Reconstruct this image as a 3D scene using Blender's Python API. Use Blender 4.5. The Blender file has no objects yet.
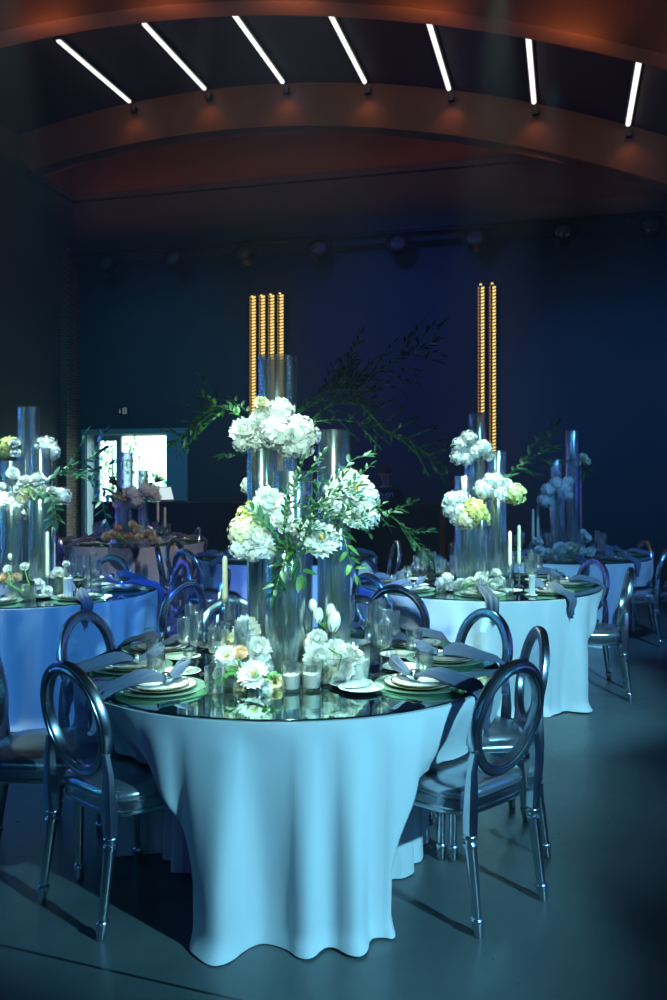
import bpy, math, random
from math import sin, cos, pi, radians as R, sqrt, atan2, exp
from mathutils import Vector, Matrix, noise as mnoise

C = bpy.context.scene.collection
F, HC, HZ, CX = 881.0, 1.56, 477.0, 333.5
RND = random.Random(7)

def P(px, py, Y):
    """point seen at pixel px,py at distance Y in front of the camera"""
    return Vector(((px-CX)/F*Y, Y, HC-(py-HZ)/F*Y))

TH = math.atan(233/F)
SA, CA = sin(TH), cos(TH)
def RM(u, v, z):
    """room coordinates (u across, v along the hall) to world"""
    return Vector((u*CA+v*SA, -u*SA+v*CA, z))
def UV(px, v):
    """u of the room point that pixel column px sees at room depth v"""
    x = (px-CX)/F
    return (x*CA-SA)/(x*SA+CA)*v
def ZV(px, py, v):
    x = (px-CX)/F
    return HC-(py-HZ)/F*v/(x*SA+CA)

# ------------------------------------------------------------------ materials
def new_mat(name):
    m = bpy.data.materials.new(name); m.use_nodes = True
    nt = m.node_tree; nt.nodes.clear()
    out = nt.nodes.new('ShaderNodeOutputMaterial')
    return m, nt, out
def pbr(name, col, rough=.5, metal=0, spec=.5, bump=0, bscale=50, var=0, vscale=8, coat=0, trans=0, sheen=0, emit=None, es=0):
    m, nt, out = new_mat(name)
    b = nt.nodes.new('ShaderNodeBsdfPrincipled')
    b.inputs['Base Color'].default_value = (*col, 1)
    b.inputs['Roughness'].default_value = rough
    b.inputs['Metallic'].default_value = metal
    b.inputs['Specular IOR Level'].default_value = spec
    b.inputs['Coat Weight'].default_value = coat
    b.inputs['Sheen Weight'].default_value = sheen
    if emit:
        b.inputs['Emission Color'].default_value = (*emit, 1); b.inputs['Emission Strength'].default_value = es
    tc = nt.nodes.new('ShaderNodeTexCoord')
    if var:
        n = nt.nodes.new('ShaderNodeTexNoise'); n.inputs['Scale'].default_value = vscale; n.inputs['Detail'].default_value = 5
        nt.links.new(tc.outputs['Object'], n.inputs['Vector'])
        mx = nt.nodes.new('ShaderNodeMix'); mx.data_type = 'RGBA'
        mx.inputs['A'].default_value = (*[c*(1-var) for c in col], 1)
        mx.inputs['B'].default_value = (*[min(1, c*(1+var)) for c in col], 1)
        nt.links.new(n.outputs['Fac'], mx.inputs['Factor']); nt.links.new(mx.outputs['Result'], b.inputs['Base Color'])
    if bump:
        n2 = nt.nodes.new('ShaderNodeTexNoise'); n2.inputs['Scale'].default_value = bscale; n2.inputs['Detail'].default_value = 3
        nt.links.new(tc.outputs['Object'], n2.inputs['Vector'])
        bp = nt.nodes.new('ShaderNodeBump'); bp.inputs['Strength'].default_value = bump; bp.inputs['Distance'].default_value = .01
        nt.links.new(n2.outputs['Fac'], bp.inputs['Height']); nt.links.new(bp.outputs['Normal'], b.inputs['Normal'])
    if trans:
        tr = nt.nodes.new('ShaderNodeBsdfTranslucent'); tr.inputs['Color'].default_value = (*col, 1)
        ms = nt.nodes.new('ShaderNodeMixShader'); ms.inputs[0].default_value = trans
        nt.links.new(b.outputs[0], ms.inputs[1]); nt.links.new(tr.outputs[0], ms.inputs[2]); nt.links.new(ms.outputs[0], out.inputs[0])
    else:
        nt.links.new(b.outputs[0], out.inputs[0])
    return m
def thin_glass(name, tint=(.93, .98, .98), lo=.05, hi=.75, power=2.2, rough=.02, gcol=(1, 1, 1), refr=0, diffuse_lift=0):
    m, nt, out = new_mat(name)
    lw = nt.nodes.new('ShaderNodeLayerWeight'); lw.inputs['Blend'].default_value = .5
    pw = nt.nodes.new('ShaderNodeMath'); pw.operation = 'POWER'; pw.inputs[1].default_value = power
    nt.links.new(lw.outputs['Facing'], pw.inputs[0])
    mr = nt.nodes.new('ShaderNodeMapRange'); mr.inputs['To Min'].default_value = lo; mr.inputs['To Max'].default_value = hi
    nt.links.new(pw.outputs[0], mr.inputs['Value'])
    t = nt.nodes.new('ShaderNodeBsdfTransparent'); t.inputs[0].default_value = (*tint, 1)
    g = nt.nodes.new('ShaderNodeBsdfGlossy'); g.inputs['Roughness'].default_value = rough; g.inputs['Color'].default_value = (*gcol, 1)
    ms = nt.nodes.new('ShaderNodeMixShader')
    nt.links.new(mr.outputs[0], ms.inputs[0]); nt.links.new(t.outputs[0], ms.inputs[1]); nt.links.new(g.outputs[0], ms.inputs[2])
    if diffuse_lift:   # diffuse share that puts a faint glow into the glass to brighten it
        df = nt.nodes.new('ShaderNodeBsdfDiffuse'); df.inputs[0].default_value = (*tint, 1); tl = nt.nodes.new('ShaderNodeBsdfTranslucent'); tl.inputs[0].default_value = (*tint, 1)
        mh = nt.nodes.new('ShaderNodeMixShader'); nt.links.new(df.outputs[0], mh.inputs[1]); nt.links.new(tl.outputs[0], mh.inputs[2])
        mc = nt.nodes.new('ShaderNodeMixShader'); mc.inputs[0].default_value = diffuse_lift; nt.links.new(ms.outputs[0], mc.inputs[1]); nt.links.new(mh.outputs[0], mc.inputs[2]); ms = mc
    if refr:
        gl = nt.nodes.new('ShaderNodeBsdfGlass'); gl.inputs['IOR'].default_value = 1.46; gl.inputs['Roughness'].default_value = .0; gl.inputs['Color'].default_value = (*tint, 1)
        m2 = nt.nodes.new('ShaderNodeMixShader'); m2.inputs[0].default_value = refr
        nt.links.new(ms.outputs[0], m2.inputs[1]); nt.links.new(gl.outputs[0], m2.inputs[2]); nt.links.new(m2.outputs[0], out.inputs[0])
    else: nt.links.new(ms.outputs[0], out.inputs[0])
    return m
def emis(name, col, s):
    m, nt, out = new_mat(name)
    e = nt.nodes.new('ShaderNodeEmission'); e.inputs[0].default_value = (*col, 1); e.inputs[1].default_value = s
    nt.links.new(e.outputs[0], out.inputs[0]); return m
def brick_mat(name):
    m, nt, out = new_mat(name)
    b = nt.nodes.new('ShaderNodeBsdfPrincipled'); b.inputs['Roughness'].default_value = .9
    t = nt.nodes.new('ShaderNodeTexBrick'); t.inputs['Color1'].default_value = (.20, .085, .055, 1); t.inputs['Color2'].default_value = (.13, .06, .045, 1)
    t.inputs['Mortar'].default_value = (.25, .22, .2, 1); t.inputs['Scale'].default_value = 5; t.inputs['Mortar Size'].default_value = .02
    tc = nt.nodes.new('ShaderNodeTexCoord'); mp = nt.nodes.new('ShaderNodeMapping'); mp.inputs['Rotation'].default_value = (R(90), 0, 0)
    nt.links.new(tc.outputs['Object'], mp.inputs[0]); nt.links.new(mp.outputs[0], t.inputs[0]); nt.links.new(t.outputs[0], b.inputs[0]); nt.links.new(b.outputs[0], out.inputs[0])
    return m
def floor_mat():
    m, nt, out = new_mat('polished_concrete')
    N, L = nt.nodes, nt.links
    b = N.new('ShaderNodeBsdfPrincipled')
    tc = N.new('ShaderNodeTexCoord')
    n1 = N.new('ShaderNodeTexNoise'); n1.inputs['Scale'].default_value = 1.3; n1.inputs['Detail'].default_value = 8; n1.inputs['Roughness'].default_value = .65
    n2 = N.new('ShaderNodeTexNoise'); n2.inputs['Scale'].default_value = 22; n2.inputs['Detail'].default_value = 6
    L.new(tc.outputs['Object'], n1.inputs['Vector']); L.new(tc.outputs['Object'], n2.inputs['Vector'])
    ramp = N.new('ShaderNodeValToRGB')
    ramp.color_ramp.elements[0].position = .3; ramp.color_ramp.elements[0].color = (.072, .088, .092, 1)
    ramp.color_ramp.elements[1].position = .72; ramp.color_ramp.elements[1].color = (.14, .168, .172, 1)
    L.new(n1.outputs['Fac'], ramp.inputs[0])
    # scuffs
    n3 = N.new('ShaderNodeTexNoise'); n3.inputs['Scale'].default_value = 9; n3.inputs['Detail'].default_value = 2; n3.inputs['Distortion'].default_value = 3
    L.new(tc.outputs['Object'], n3.inputs['Vector'])
    sr = N.new('ShaderNodeMapRange'); sr.inputs['From Min'].default_value = .70; sr.inputs['From Max'].default_value = .76
    L.new(n3.outputs['Fac'], sr.inputs['Value'])
    # joints: a grid of saw cuts turned to the hall's walls
    sep = N.new('ShaderNodeSeparateXYZ'); rot = N.new('ShaderNodeVectorRotate'); rot.rotation_type = 'Z_AXIS'; rot.inputs['Angle'].default_value = R(20.5)
    L.new(tc.outputs['Object'], rot.inputs['Vector']); L.new(rot.outputs[0], sep.inputs[0])
    joint = None
    for ax, off, per in (('X', JX, 4.2), ('Y', JY, 4.2)):
        a = N.new('ShaderNodeMath'); a.operation = 'SUBTRACT'; a.inputs[1].default_value = off; L.new(sep.outputs[ax], a.inputs[0])
        p = N.new('ShaderNodeMath'); p.operation = 'PINGPONG'; p.inputs[1].default_value = per/2; L.new(a.outputs[0], p.inputs[0])
        l = N.new('ShaderNodeMath'); l.operation = 'LESS_THAN'; l.inputs[1].default_value = .006; L.new(p.outputs[0], l.inputs[0])
        if joint is None: joint = l
        else:
            mm = N.new('ShaderNodeMath'); mm.operation = 'MAXIMUM'; L.new(joint.outputs[0], mm.inputs[0]); L.new(l.outputs[0], mm.inputs[1]); joint = mm
    d1 = N.new('ShaderNodeMix'); d1.data_type = 'RGBA'; d1.inputs['B'].default_value = (.07, .07, .07, 1)
    sc = N.new('ShaderNodeMath'); sc.operation = 'MULTIPLY'; sc.inputs[1].default_value = .5; L.new(sr.outputs[0], sc.inputs[0])
    L.new(sc.outputs[0], d1.inputs['Factor']); L.new(ramp.outputs[0], d1.inputs['A'])
    d2 = N.new('ShaderNodeMix'); d2.data_type = 'RGBA'; d2.inputs['B'].default_value = (.02, .02, .02, 1)
    L.new(joint.outputs[0], d2.inputs['Factor']); L.new(d1.outputs['Result'], d2.inputs['A']); L.new(d2.outputs['Result'], b.inputs['Base Color'])
    rr = N.new('ShaderNodeMapRange'); rr.inputs['To Min'].default_value = .22; rr.inputs['To Max'].default_value = .42
    L.new(n2.outputs['Fac'], rr.inputs['Value']); L.new(rr.outputs[0], b.inputs['Roughness'])
    L.new(b.outputs[0], out.inputs[0])
    return m
# joint passes through (px 0, py 945) and one across it through (0, 785)
def _rot(p, a): return (p.x*cos(a)-p.y*sin(a), p.x*sin(a)+p.y*cos(a))
def gnd(px, py):
    Y = HC*F/(py-HZ); return Vector(((px-CX)/F*Y, Y, 0))
JY = _rot(gnd(0, 945), R(20.5))[1]
JX = _rot(gnd(0, 785), R(20.5))[0]

M = {
 'floor': floor_mat(),
 'wall': pbr('dark_wall_paint', (.055, .06, .07), .75, var=.12, vscale=1.5),
 'brown': pbr('brown_panel', (.20, .095, .06), .55, var=.25, vscale=2.0),
 'ceil': pbr('dark_ceiling_board', (.085, .06, .062), .7, var=.15, vscale=2),
 'beam': pbr('glulam_beam_wood', (.38, .175, .085), .5, var=.3, vscale=1.6),
 'brick': brick_mat('old_brick'),
 'cloth': pbr('white_tablecloth', (.80, .82, .84), .8, spec=.2, bump=.08, bscale=500, sheen=.2),
 'mirror': pbr('mirror_glass_top', (.56, .80, .69), .03, metal=1),
 'mirror_edge': pbr('mirror_edge', (.02, .035, .03), .2),
 'silver': pbr('brushed_silver_paint', (.62, .66, .72), .25, metal=1, var=.08, vscale=30),
 'seat': pbr('silver_leather', (.58, .60, .65), .24, metal=.85, bump=.12, bscale=14, var=.06, vscale=10),
 'acrylic': thin_glass('clear_acrylic', (.97, .98, .99), .03, .5, 3.0, .03),
 'glass': thin_glass('drinking_glass', (.98, .99, .99), .17, 1.0, 1.5, .12, diffuse_lift=.008),
 'vase': thin_glass('vase_glass', (.95, .98, .98), .30, 1.0, 1.2, .17, (.85, .93, 1), refr=.10, diffuse_lift=.01),
 'charger': thin_glass('glass_charger', (.75, 1, .88), .22, .95, 1.6, .14, (.6, 1, .8), diffuse_lift=.3),
 'china': pbr('white_china', (.86, .87, .86), .15, spec=.6, coat=.4),
 'gold': pbr('gold_rim', (.83, .6, .22), .25, metal=1),
 'napkin': pbr('slate_blue_napkin', (.12, .145, .23), .85, spec=.2, bump=.15, bscale=300, sheen=.3),
 'ring': pbr('silver_napkin_ring', (.75, .77, .8), .18, metal=1),
 'steel': pbr('polished_cutlery', (.72, .74, .76), .15, metal=1),
 'petal': pbr('white_petals', (.86, .86, .82), .6, spec=.2, trans=.22),
 'cream': pbr('cream_petals', (.86, .80, .56), .6, spec=.2, trans=.22),
 'lime': pbr('lime_petals', (.66, .76, .36), .6, spec=.2, trans=.22),
 'yellow': pbr('yellow_petals', (.80, .74, .28), .6, spec=.2, trans=.22),
 'peach': pbr('peach_petals', (.90, .62, .42), .6, spec=.2, trans=.22),
 'stamen': pbr('stamens', (.75, .55, .12), .7),
 'leaf': pbr('ruscus_leaf', (.016, .075, .034), .42, spec=.5, trans=.15, var=.35, vscale=20),
 'leaf2': pbr('bright_leaf', (.04, .17, .035), .45, spec=.5, trans=.2, var=.3, vscale=20),
 'stem': pbr('green_stem', (.09, .24, .05), .45, spec=.5),
 'candle': pbr('ivory_wax', (.85, .80, .60), .5, spec=.3, trans=.12),
 'candlew': pbr('white_wax', (.88, .88, .86), .5, spec=.3, trans=.12),
 'wick': pbr('wick', (.05, .04, .03), .9),
 'black': pbr('matt_black', (.012, .012, .014), .6),
 'blackm': pbr('black_metal', (.03, .03, .035), .4, metal=.6),
 'lens': pbr('lamp_lens', (.10, .11, .13), .1, spec=.8),
 'white': pbr('white_plastic', (.8, .8, .8), .4),
 'lamp': emis('linear_lamp', (1, .98, .95), 1.25),
 'goldlit': emis('gold_light', (1.0, .70, .20), 1.25),
 'amberlit': emis('amber_light', (.85, .40, .09), .50),
 'frame': pbr('door_frame_grey', (.34, .42, .46), .45),
 'signgreen': emis('sign_green', (.05, .35, .22), .25),
 'signwhite': emis('sign_white', (.6, 1, .9), .16),
 'screen': emis('laptop_screen', (.75, .95, 1), .9),
 'skin': pbr('skin', (.50, .30, .22), .55),
 'shirt': pbr('black_shirt', (.018, .018, .022), .8),
 'print': pbr('white_print', (.75, .72, .78), .8),
 'hair': pbr('dark_hair', (.015, .011, .009), .6),
 'trouser': pbr('dark_trousers', (.02, .022, .03), .8),
 'hedge': pbr('garden_leaf', (.16, .34, .10), .6, trans=.3, var=.4, vscale=5),
 'bark': pbr('bark', (.12, .09, .06), .9),
 'grass': pbr('garden_grass', (.30, .38, .18), .9, var=.3, vscale=3),
 'pane': thin_glass('window_pane', (.97, .99, .99), .02, .6, 4, .0),
}

# ------------------------------------------------------------------ mesh helpers
class MB:
    def __init__(s): s.v = []; s.f = []; s.m = []
    def add(s, vs, fs, mi=0):
        o = len(s.v); s.v += [tuple(v) for v in vs]; s.f += [tuple(i+o for i in f) for f in fs]; s.m += [mi]*len(fs); return s
    def box(s, c, d, rot=None, mi=0, taper=1.0):
        hx, hy, hz = d[0]/2, d[1]/2, d[2]/2
        vs = [Vector((x*hx*(taper if z > 0 else 1), y*hy*(taper if z > 0 else 1), z*hz)) for z in (-1, 1) for x, y in ((-1, -1), (1, -1), (1, 1), (-1, 1))]
        if rot is not None: vs = [rot @ v for v in vs]
        c = Vector(c)
        return s.add([v+c for v in vs], [(0, 3, 2, 1), (4, 5, 6, 7), (0, 1, 5, 4), (1, 2, 6, 5), (2, 3, 7, 6), (3, 0, 4, 7)], mi)
    def lathe(s, prof, n=24, c=(0, 0, 0), top=None, mi=0, sx=1, sy=1):
        """prof: (r,z) list; top shifts the axis linearly to slant the piece"""
        c = Vector(c); z0 = prof[0][1]; z1 = max(p[1] for p in prof); vs = []; fs = []
        for (r, z) in prof:
            sh = Vector((0, 0, 0)) if top is None else Vector((top[0], top[1], 0))*((z-z0)/(z1-z0) if z1 != z0 else 0)
            for i in range(n):
                a = 2*pi*i/n; vs.append(c+sh+Vector((r*cos(a)*sx, r*sin(a)*sy, z)))
        for j in range(len(prof)-1):
            for i in range(n):
                k = (i+1) % n; fs.append((j*n+i, j*n+k, (j+1)*n+k, (j+1)*n+i))
        if prof[0][0] > 1e-5: fs.append(tuple(reversed(range(n))))
        if prof[-1][0] > 1e-5: fs.append(tuple(range((len(prof)-1)*n, len(prof)*n)))
        return s.add(vs, fs, mi)
    def open_lathe(s, prof, n=24, c=(0, 0, 0), mi=0):
        c = Vector(c); vs = []; fs = []
        for (r, z) in prof:
            for i in range(n):
                a = 2*pi*i/n; vs.append(c+Vector((r*cos(a), r*sin(a), z)))
        for j in range(len(prof)-1):
            for i in range(n):
                k = (i+1) % n; fs.append((j*n+i, j*n+k, (j+1)*n+k, (j+1)*n+i))
        return s.add(vs, fs, mi)
    def tube(s, pts, r, n=6, mi=0):
        pts = [Vector(p) for p in pts]; vs = []; fs = []; m = len(pts)
        for j, p in enumerate(pts):
            t = (pts[min(j+1, m-1)]-pts[max(j-1, 0)]).normalized()
            a = t.orthogonal() if j == 0 else (pa - t*pa.dot(t))
            a.normalize(); pa = a; b = t.cross(a)
            rr = r[j] if isinstance(r, (list, tuple)) else r
            for i in range(n):
                an = 2*pi*i/n; vs.append(p+a*cos(an)*rr+b*sin(an)*rr)
        for j in range(m-1):
            for i in range(n):
                k = (i+1) % n; fs.append((j*n+i, j*n+k, (j+1)*n+k, (j+1)*n+i))
        fs.append(tuple(reversed(range(n)))); fs.append(tuple(range((m-1)*n, m*n)))
        return s.add(vs, fs, mi)
    def grid(s, fn, nu, nv, closed_u=False, mi=0):
        vs = [fn(i/(nu if closed_u else nu-1), j/(nv-1)) for j in range(nv) for i in range(nu)]; fs = []
        for j in range(nv-1):
            for i in range(nu if closed_u else nu-1):
                k = (i+1) % nu; fs.append((j*nu+i, j*nu+k, (j+1)*nu+k, (j+1)*nu+i))
        return s.add(vs, fs, mi)
    def ball(s, c, r, n=12, mi=0, sz=1):
        k = n//2; prof = [(max(r*sin(pi*j/k), 1e-6), -r*cos(pi*j/k)*sz) for j in range(k+1)]
        return s.lathe(prof, n, c, mi=mi)
    def mesh(s, name, mats, sharp=40, smooth=True):
        me = bpy.data.meshes.new(name); me.from_pydata(s.v, [], s.f)
        for m in (mats if isinstance(mats, (list, tuple)) else [mats]): me.materials.append(m)
        me.polygons.foreach_set('material_index', s.m)
        if smooth:
            me.polygons.foreach_set('use_smooth', [True]*len(s.f)); me.set_sharp_from_angle(angle=R(sharp))
        me.update(); return me
    def build(s, name, mats, parent=None, sharp=40, smooth=True):
        return link(name, s.mesh(name, mats, sharp, smooth), parent)
def link(name, me, parent=None):
    o = bpy.data.objects.new(name, me); C.objects.link(o)
    if parent: o.parent = parent
    return o
def tag(o, label, cat, group=None):
    o['label'] = label; o['category'] = cat
    if group: o['group'] = group
    return o
def thing(name, label, cat, loc=(0, 0, 0), rz=0, group=None):
    o = bpy.data.objects.new(name, None); C.objects.link(o); o.empty_display_size = .1
    o.location = loc; o.rotation_euler = (0, 0, rz)
    return tag(o, label, cat, group)
def struct(name, mb, mats, sharp=40, smooth=False, label=None):
    o = mb.build(name, mats, None, sharp, smooth); o['kind'] = 'structure'
    if label: o['label'] = label
    return o
def dup(o, parent=None):
    c = o.copy(); C.objects.link(c); c.parent = parent
    for ch in KIDS.get(o.name, None) or list(o.children): dup(ch, c)
    return c
KIDS = {}
def dup_thing(root, label, loc, rz, group=None, scale=None):
    r = dup(root); r.location = loc; r.rotation_euler = (0, 0, rz); r['label'] = label
    if group: r['group'] = group
    if scale: r.scale = scale
    return r
class Proto:
    """first use moves the source, later uses copy it and its parts"""
    def __init__(s, root): s.root = root; s.used = False
    def put(s, label, loc, rz=0, group=None, scale=None):
        if not s.used:
            s.used = True; r = s.root; r.location = loc; r.rotation_euler = (0, 0, rz); r['label'] = label
            if group: r['group'] = group
            if scale: r.scale = scale
            return r
        return dup_thing(s.root, label, loc, rz, group, scale)

# ------------------------------------------------------------------ room
U0, U1, V0, V1, ZL = -8.2, 5.0, -4.5, 13.5, 6.37
def ceil_z(u): return 7.29-(u+5.04)**2/30.0
def rbox(mb, u0, u1, v0, v1, z0, z1, mi=0):
    vs = [RM(u, v, z) for z in (z0, z1) for u, v in ((u0, v0), (u1, v0), (u1, v1), (u0, v1))]
    return mb.add(vs, [(0, 3, 2, 1), (4, 5, 6, 7), (0, 1, 5, 4), (1, 2, 6, 5), (2, 3, 7, 6), (3, 0, 4, 7)], mi)
struct('floor', rbox(MB(), U0-.3, U1+.3, V0-.3, V1+.45, -.2, 0), M['floor'], label='polished grey concrete floor with saw-cut joints')
# openings of the doorway
DU0, DU1, DZ = UV(86, V1), UV(168, V1), ZV(130, 433, V1)
w = MB()
rbox(w, U0-.3, DU0, V1, V1+.4, 0, ZL); rbox(w, DU1, U1+.3, V1, V1+.4, 0, ZL); rbox(w, DU0, DU1, V1, V1+.4, DZ, ZL)
struct('wall_back', w, M['wall'], label='dark blue-lit rear wall')
struct('wall_left', rbox(MB(), U0-.3, U0, V0, V1, 0, ZL), M['wall'])
struct('wall_right', rbox(MB(), U1, U1+.3, V0, V1, 0, ZL), M['wall'])
struct('wall_front', rbox(MB(), U0-.3, U1+.3, V0-.3, V0, 0, 7.6), M['wall'])
def upper(mb, along):
    n = 24
    for i in range(n):
        if along:
            a, b = U0-.3+(U1-U0+.6)*i/n, U0-.3+(U1-U0+.6)*(i+1)/n
            za, zb = max(ceil_z(a), ZL)+.1, max(ceil_z(b), ZL)+.1
            mb.add([RM(a, V1+.12, ZL), RM(b, V1+.12, ZL), RM(b, V1+.12, zb), RM(a, V1+.12, za), RM(a, V1+.4, ZL), RM(b, V1+.4, ZL), RM(b, V1+.4, zb), RM(a, V1+.4, za)],
                   [(0, 1, 2, 3), (7, 6, 5, 4), (3, 2, 6, 7), (0, 4, 5, 1)])
    return mb
struct('trim_1', upper(MB(), True), M['brown'], label='brown panelled band above the rear wall')
struct('trim_2', rbox(MB(), U0-.3, U0-.12, V0-.3, V1+.4, ZL, ceil_z(U0)+.15), M['brown'], label='brown panelled band above the left wall')
c = MB(); rbox(c, U0-.02, U1, V1-.10, V1+.12, ZL-.10, ZL); rbox(c, U0-.12, U0+.10, V0, V1-.1, ZL-.10, ZL)
struct('trim_3', c, M['wall'], label='ledge along the top of the dark walls')
def vault(mb, u0, u1, v0, v1, n, dz0, dz1):
    vs = []; fs = []
    for i in range(n+1):
        u = u0+(u1-u0)*i/n; z = ceil_z(u)
        vs += [RM(u, v0, z+dz0), RM(u, v1, z+dz0), RM(u, v1, z+dz1), RM(u, v0, z+dz1)]
    for i in range(n):
        for k in range(4):
            q = (k+1) % 4; fs.append((4*i+k, 4*i+q, 4*(i+1)+q, 4*(i+1)+k))
    fs += [(3, 2, 1, 0), tuple(4*n+k for k in range(4))]
    return mb.add(vs, fs)
struct('ceiling', vault(MB(), U0-.3, U1+.3, V0-.3, V1+.4, 48, 0, .2), M['ceil'], smooth=True, label='dark arched ceiling between the timber beams')
for k, v in enumerate((12.12, 8.72, 5.4)):
    o = vault(MB(), U0-.12, U1, v, v+.3, 48, -.62, .01).build('ceiling_beam', M['beam'], None, 30); o['kind'] = 'structure'
    o['label'] = ['curved brown timber beam nearest the rear wall', 'curved brown timber beam at the top of the photo', 'curved brown timber beam overhead'][k]
# brick pilaster in the left rear corner
struct('pillar', rbox(MB(), U0, U0+.12, 13.1, 13.5, 0, 5.45), M['brick'], label='reddish brick pilaster in the left rear corner')
# doorway: lining, leaf frames, panes
a = MB(); tw = .07
rbox(a, DU0-tw, DU0, V1-.03, V1, 0, DZ+tw); rbox(a, DU1, DU1+.36, V1-.03, V1, 0, DZ+tw); rbox(a, DU0, DU1, V1-.03, V1, DZ, DZ+tw)
rbox(a, DU0, DU0+.02, V1, V1+.26, 0, DZ); rbox(a, DU1-.02, DU1, V1, V1+.26, 0, DZ); rbox(a, DU0+.02, DU1-.02, V1, V1+.26, DZ-.02, DZ)
struct('trim_4', a, M['frame'], label='grey surround of the rear doorway')
dr = bpy.data.objects.new('door_1', None); C.objects.link(dr); dr['kind'] = 'structure'; dr.location = RM(DU0, V1+.3, 0); dr['label'] = 'glazed rear double door with daylight behind'
def rb(mb, *a):   # room box in door_1's local frame
    rbox(mb, *a); return mb
def to_local(mb, o): mb.v = [tuple(Vector(v)-o.location) for v in mb.v]; return mb
pu0, pu1, pu2, pu3 = UV(100, 13.8), UV(117, 13.8), UV(122, 13.8), UV(167, 13.8)
for (a0, a1, zt) in ((DU0, pu1+.04, ZV(108, 441, 13.8)), (pu1+.04, DU1, ZV(145, 436, 13.8))):
    fr = MB(); i0 = pu0 if a0 == DU0 else pu2; i1 = pu1 if a0 == DU0 else min(pu3, DU1-.03)
    rb(fr, a0, i0, 13.77, 13.83, 0.01, DZ); rb(fr, i1, a1, 13.77, 13.83, 0.01, DZ); rb(fr, i0, i1, 13.77, 13.83, zt, DZ); rb(fr, i0, i1, 13.77, 13.83, 0.01, .25)
    lf = to_local(fr, dr).build('door_leaf', M['frame'], dr, smooth=False)
    to_local(rb(MB(), i0, i1, 13.795, 13.805, .25, zt), dr).build('pane', M['pane'], lf, smooth=False)
# exit sign over the doorway: arrow down and running figure
sg = thing('exit_sign', 'small white and green emergency exit sign above the rear doorway', 'sign', RM(UV(123, V1-.02), V1-.02, ZV(123, 411, V1)), -TH)
MB().box((0, 0, 0), (.19, .03, .13)).build('sign_plate', M['blackm'], sg, smooth=False)
s = MB(); s.box((.04, -.017, 0), (.075, .004, .105)); s.build('door_symbol', M['signwhite'], sg, smooth=False)
s = MB(); s.ball((.047, -.021, .035), .010, 8); s.box((.042, -.021, .008), (.020, .004, .034), Matrix.Rotation(R(15), 3, 'Y')); s.box((.052, -.021, -.023), (.008, .004, .034), Matrix.Rotation(R(-35), 3, 'Y')); s.box((.030, -.021, -.023), (.008, .004, .034), Matrix.Rotation(R(40), 3, 'Y')); s.box((.055, -.021, .012), (.026, .004, .007), Matrix.Rotation(R(30), 3, 'Y')); s.build('running_figure', M['black'], sg)
s = MB(); s.box((-.05, -.017, .012), (.012, .004, .05)); s.add([(-.075, -.019, -.008), (-.025, -.019, -.008), (-.05, -.019, -.045), (-.075, -.015, -.008), (-.025, -.015, -.008), (-.05, -.015, -.045)], [(0, 2, 1), (3, 4, 5), (0, 1, 4, 3), (1, 2, 5, 4), (2, 0, 3, 5)]); s.build('arrow_symbol', M['signwhite'], sg, smooth=False)
# garden outside the door
struct('ground_outside', rbox(MB(), -22, 6, V1+.45, 34, -.2, -.02), M['grass'])
def bush(name, label, u, v, h, r, seed, n=420, cat='bush'):
    rd = random.Random(seed); t = thing(name, label, cat, RM(u, v, -.02))
    tr = MB(); tr.tube([(0, 0, 0), (.02, .01, h*.4), (0, 0, h*.75)], [.05, .04, .015]); tr.build('trunk', M['bark'], t)
    f = MB()
    for i in range(n):
        d = Vector((rd.gauss(0, 1), rd.gauss(0, 1), rd.gauss(0, 1))).normalized()*(rd.random()**.4)
        p = Vector((d.x*r, d.y*r, h*.58+d.z*h*.42)); q = Matrix.Rotation(rd.uniform(0, 6.28), 3, Vector((rd.random(), rd.random(), rd.random()+.1)).normalized())
        sz = .09
        f.add([p+q@Vector(x) for x in ((-sz, 0, 0), (0, -sz*.5, .02), (sz, 0, 0), (0, sz*.5, .02))], [(0, 1, 2, 3)])
    f.build('foliage', M['hedge'], t)
bush('garden_bush', 'green garden bush seen through the lower right of the door glass', UV(152, 17.5), 17.5, 1.7, .6, 1, n=200)
bush('garden_tree', 'small garden tree seen through the left door pane', UV(112, 19.5), 19.5, 3.2, .8, 2, n=140, cat='tree')

# ------------------------------------------------------------------ ceiling lights, warm downlights, par lamps
wherelin = ['first', 'second', 'third', 'fourth', 'fifth', 'sixth', 'seventh']
fpx = [130, 205, 283, 365, 449, 534, 628]
for i, px in enumerate(fpx):
    u = UV(px, 12.0); z = ceil_z(u); ang = math.atan(-(u+5.04)/15)
    t = thing('linear_lamp', f'white linear ceiling lamp, {wherelin[i]} from the left', 'ceiling lamp', RM(u, 10.05, z), -TH, 'linear lamps on the arched ceiling')
    MB().box((0, .975, -.02), (.11, 1.95, .04)).build('lamp_housing', M['blackm'], t, smooth=False)
    d = MB(); d.tube([(0, .02, -.045), (0, 1.93, -.045)], .032, 8); d.build('diffuser', M['lamp'], t)
    # small warm downlight on the beam face under the lamp's end
    zz = z-.13; t = thing('beam_downlight', f'small warm spotlight on the beam below the {wherelin[i]} linear lamp', 'spotlight', RM(u+.02, 12.08, zz), -TH, 'warm spotlights on the timber beam')
    MB().box((0, 0, 0), (.08, .08, .09)).build('lamp_body', M['blackm'], t, smooth=False)
    MB().box((0, .02, .05), (.03, .03, .03)).build('bracket', M['blackm'], t, smooth=False)
    sp = bpy.data.lights.new('warm_glow', 'SPOT'); so = bpy.data.objects.new('warm_glow', sp); C.objects.link(so)
    so.location = RM(u+.02, 11.93, zz-.02); so.rotation_euler = (R(8), 0, -TH); sp.color = (1, .36, .12); sp.energy = 1.4; sp.spot_size = R(120); sp.spot_blend = 1; sp.shadow_soft_size = .03
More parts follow.
